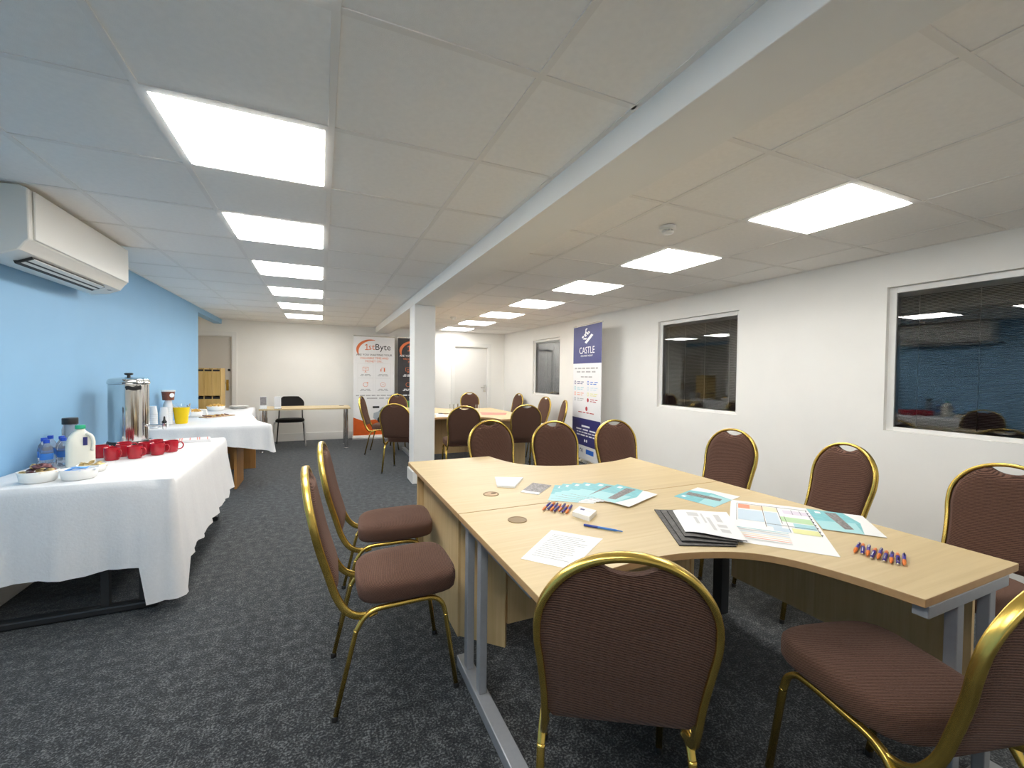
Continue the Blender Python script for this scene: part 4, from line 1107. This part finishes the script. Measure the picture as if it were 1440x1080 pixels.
def data_banner(name, lab, loc, rz, dark):
    t = thing(name, lab, 'banner', loc, rz, 'roll-up banners at the back wall')
    w_, h_ = (.76 if dark else .80), 2.08; banner_base(t, w_, h_, 'trim')
    y = -.004
    boxo('graphic_panel', -w_/2, w_/2, y, y+.002, .07, h_, 'charcoal' if dark else 'bwhite', t)
    tx = 'logow' if dark else 'ink'
    yy = y-.0012
    bm = newbm(); arc_poly(bm, -.04, 1.79, .19, .235, 80, 205, yy, 20, 1.35); obj('logo_swoosh', bm, 'bored', t, recalc=False)
    text('st', .175, 'bored', t, (-.055, yy, 1.86))
    bm = newbm(); bm.faces.new([bm.verts.new((x-.155, yy, z+1.80)) for x, z in ((-.03, 0), (.045, 0), (.045, .014), (.016, .014), (.016, .118), (.0, .118), (-.032, .095), (-.026, .083), (0, .098), (0, .014), (-.03, .014))]); obj('numeral', bm, 'bored', t, recalc=False); text('Byte', .175, tx, t, (.165, yy, 1.86))
    text('ARE YOU WASTING YOUR', .058, tx, t, (0, yy, 1.70)); text('VALUABLE TIME AND', .058, 'bored', t, (0, yy, 1.635)); text('MONEY ON...', .058, 'bored', t, (0, yy, 1.57))
    bi = newbm(); bt_ = newbm(); bf = newbm()
    for i, (cx, cz) in enumerate(((-.17, 1.40), (.17, 1.40), (-.17, 1.10), (.17, 1.10))):
        if not dark:
            for (a, b, c, d) in ((cx-.15, cx+.15, cz+.125, cz+.128), (cx-.15, cx+.15, cz-.16, cz-.157), (cx-.15, cx-.147, cz-.16, cz+.128), (cx+.147, cx+.15, cz-.16, cz+.128)): quad(bf, a, b, c, d, yy)
        if i == 0:
            for q_ in ((cx-.055, cx+.055, cz+.05, cz+.056), (cx-.055, cx+.055, cz-.02, cz-.014), (cx-.055, cx-.049, cz-.02, cz+.056), (cx+.049, cx+.055, cz-.02, cz+.056), (cx-.006, cx+.006, cz-.045, cz-.02), (cx-.03, cx+.03, cz-.05, cz-.045), (cx-.02, cx+.02, cz+.012, cz+.02)): quad(bi, *q_, yy)
        elif i == 1:
            for q_ in ((cx-.03, cx+.05, cz+.04, cz+.046), (cx-.03, cx-.024, cz-.01, cz+.046), (cx+.015, cx+.04, cz-.035, cz+.035), (cx-.055, cx-.03, cz-.03, cz-.02), (cx-.05, cx-.036, cz-.02, cz+.02)): quad(bi, *q_, yy)
        elif i == 2:
            arc_poly(bi, cx, cz, .040, .047, 0, 360, yy, 16, 1, False); quad(bi, cx+.02, cx+.055, cz+.03, cz+.045, yy)
        else:
            arc_poly(bi, cx, cz, .043, .049, 0, 360, yy, 18, 1, False); quad(bi, cx-.018, cx+.018, cz-.003, cz+.003, yy)
        bars(bt_, cx, cz-.095, .17, .013, yy, i+1, 2); bars(bt_, cx, cz-.122, .21, .013, yy, i+9, 3)
    obj('icons', bi, 'bored', t, recalc=False, kind='stuff'); 
    if not dark: obj('icon_boxes', bf, 'ltgrey', t, recalc=False, kind='stuff')
    else: bf.free()
    bars(bt_, 0, .88, .70, .022, yy, 21, 7); bars(bt_, .08, .822, .45, .022, yy, 22, 3)
    obj('small_print', bt_, tx if dark else 'greyprint', t, recalc=False, kind='stuff')
    if dark:
        bm = newbm(); quad(bm, -w_/2, w_/2, .30, .76, yy); obj('photo_print', bm, 'bgreen', t, recalc=False)
        bm = newbm(); quad(bm, -w_/2, w_/2, .075, .30, yy); obj('orange_print', bm, 'borange', t, recalc=False)
    else:
        bm = newbm(); bm.faces.new([bm.verts.new(p) for p in ((-.4, yy, .075), (.4, yy, .075), (.4, yy, .43), (.1, yy, .40), (-.2, yy, .36), (-.4, yy, .44))]); obj('orange_print', bm, 'borange', t, recalc=False)
        bm = newbm(); bm.faces.new([bm.verts.new(p) for p in ((-.02, yy-.0006, .42), (.05, yy-.0006, .37), (.38, yy-.0006, .36), (.395, yy-.0006, .62), (.28, yy-.0006, .655), (.16, yy-.0006, .64), (.08, yy-.0006, .55), (-.01, yy-.0006, .52))]); obj('van_print', bm, 'vangrey', t, recalc=False)
        bm = newbm(); bm.faces.new([bm.verts.new(p) for p in ((.10, yy-.001, .55), (.22, yy-.001, .55), (.25, yy-.001, .635), (.17, yy-.001, .628))])
        bm.free()
        bm = newbm(); bm.faces.new([bm.verts.new(p) for p in ((.10, yy-.001, .55), (.22, yy-.001, .55), (.25, yy-.001, .635), (.17, yy-.001, .628))])
        arc_poly(bm, .11, .38, 0.0, .06, 0, 360, yy-.001, 16, .8, False); arc_poly(bm, .33, .38, 0.0, .05, 0, 360, yy-.001, 16, .7, False)
        quad(bm, -.03, .10, .62, .66, yy-.0003); quad(bm, -.25, -.17, .44, .52, yy-.0003)
        obj('van_window_print', bm, 'ink', t, recalc=False, kind='stuff')
        text('CALL US TODAY', .05, 'logow', t, (.18, yy-.0012, .26))
        text('FIND OUT MORE', .05, 'logow', t, (.18, yy-.0012, .19))
    return t
data_banner('roll_up_banner', 'white 1stByte roll-up banner with orange foot by the back wall', (.985, 9.12, 0), 0, False)
data_banner('roll_up_banner', 'dark charcoal 1stByte roll-up banner partly hidden by the pillar', (1.83, 9.10, 0), 0, True)

def castle_banner():
    p0 = Vector((3.60, 4.99)); p1 = Vector((3.70, 5.90)); mid = (p0+p1)/2
    rz = math.atan2(-(p1-p0).x, (p1-p0).y)-PI/2
    t = thing('roll_up_banner', 'navy and white CASTLE roll-up banner by the window wall', 'banner', (mid.x, mid.y, 0), rz, None)
    w_, h_ = .90, 2.10; banner_base(t, w_, h_, 'steel'); y = -.004; yy = y-.0012
    boxo('graphic_panel', -w_/2, w_/2, y, y+.002, .07, h_, 'bwhite', t)
    bm = newbm(); quad(bm, -w_/2, w_/2, 1.52, h_-.012, yy); obj('navy_header', bm, 'navy', t, recalc=False)
    bm = newbm(); quad(bm, -w_/2, w_/2, .27, .68, yy); obj('navy_footer', bm, 'navydark', t, recalc=False)
    y2 = yy-.0008
    bm = newbm()
    def poly(*p): bm.faces.new([bm.verts.new((x, y2, 1.815+(z-1.69)*.66)) for x, z in p])
    # chess-piece like mark: slanting tower over two slanting bars
    poly((-.045, 2.03), (.01, 2.045), (.015, 2.02), (-.02, 2.005), (-.02, 1.93), (-.06, 1.90))
    poly((-.17, 1.85), (-.12, 1.885), (-.085, 1.855), (-.13, 1.82))
    poly((-.10, 1.90), (-.06, 1.925), (.0, 1.88), (-.045, 1.845)); poly((-.035, 1.935), (.0, 1.96), (.065, 1.915), (.03, 1.885)); poly((.03, 1.955), (.06, 1.97), (.10, 1.935), (.075, 1.915))
    poly((-.13, 1.80), (-.10, 1.825), (.01, 1.82), (-.03, 1.785))
    poly((-.07, 1.725), (-.01, 1.69), (.20, 1.865), (.14, 1.90))
    obj('logo', bm, 'logow', t, recalc=False, kind='stuff')
    text('CASTLE', .145, 'logow', t, (0, y2, 1.712))
    text('EMPLOYMENT AGENCY', .036, 'logow', t, (0, y2, 1.632))
    bm = newbm(); bars(bm, -.02, 1.445, .74, .022, yy, 3, 6); bars(bm, -.02, 1.392, .60, .022, yy, 4, 4); bars(bm, 0, 1.315, .36, .018, yy, 5, 3)
    obj('headline_print', bm, 'greyprint', t, recalc=False, kind='stuff')
    cols = ['navy', 'castleb', 'pteal', 'pblue', 'salmon', 'pyellow', 'greyprint', 'redink']
    for i in range(8):
        cx = -.37 if i % 2 == 0 else .06; cz = 1.225-.086*(i//2)
        bm = newbm(); arc_poly(bm, cx, cz, .018 if i != 7 else .0, .030, 0, 360, yy, 14, 1, False)
        bars(bm, cx+.18, cz+.012, .22, .011, yy, i+30, 2); bars(bm, cx+.16, cz-.016, .18, .011, yy, i+50, 2)
        obj('icon_print', bm, cols[i], t, recalc=False, kind='stuff')
    bm = newbm(); arc_poly(bm, .02, .835, 0, .035, 0, 360, yy, 16, 1, False); bars(bm, 0, .775, .50, .014, yy, 77, 4); obj('icon_print', bm, 'redink', t, recalc=False, kind='stuff')
    bm = newbm(); bars(bm, 0, .565, .26, .026, y2, 80, 1); bars(bm, 0, .512, .62, .020, y2, 81, 3); bars(bm, 0, .468, .58, .016, y2, 82, 6); bars(bm, 0, .425, .58, .020, y2, 83, 5)
    arc_poly(bm, -.02, .348, 0, .022, 0, 360, y2, 12, 1, False); arc_poly(bm, .04, .348, 0, .022, 0, 360, y2, 12, 1, False)
    obj('footer_print', bm, 'logow', t, recalc=False, kind='stuff')
    bm = newbm(); quad(bm, .02, .26, .155, .225, yy); obj('badge_print', bm, 'castleb', t, recalc=False, kind='stuff')
    bm = newbm(); arc_poly(bm, -.15, .19, .018, .032, -60, 240, yy, 12, 1, False); quad(bm, -.10, -.085, .16, .22, yy); obj('badge_print', bm, 'navydark', t, recalc=False, kind='stuff')
castle_banner()
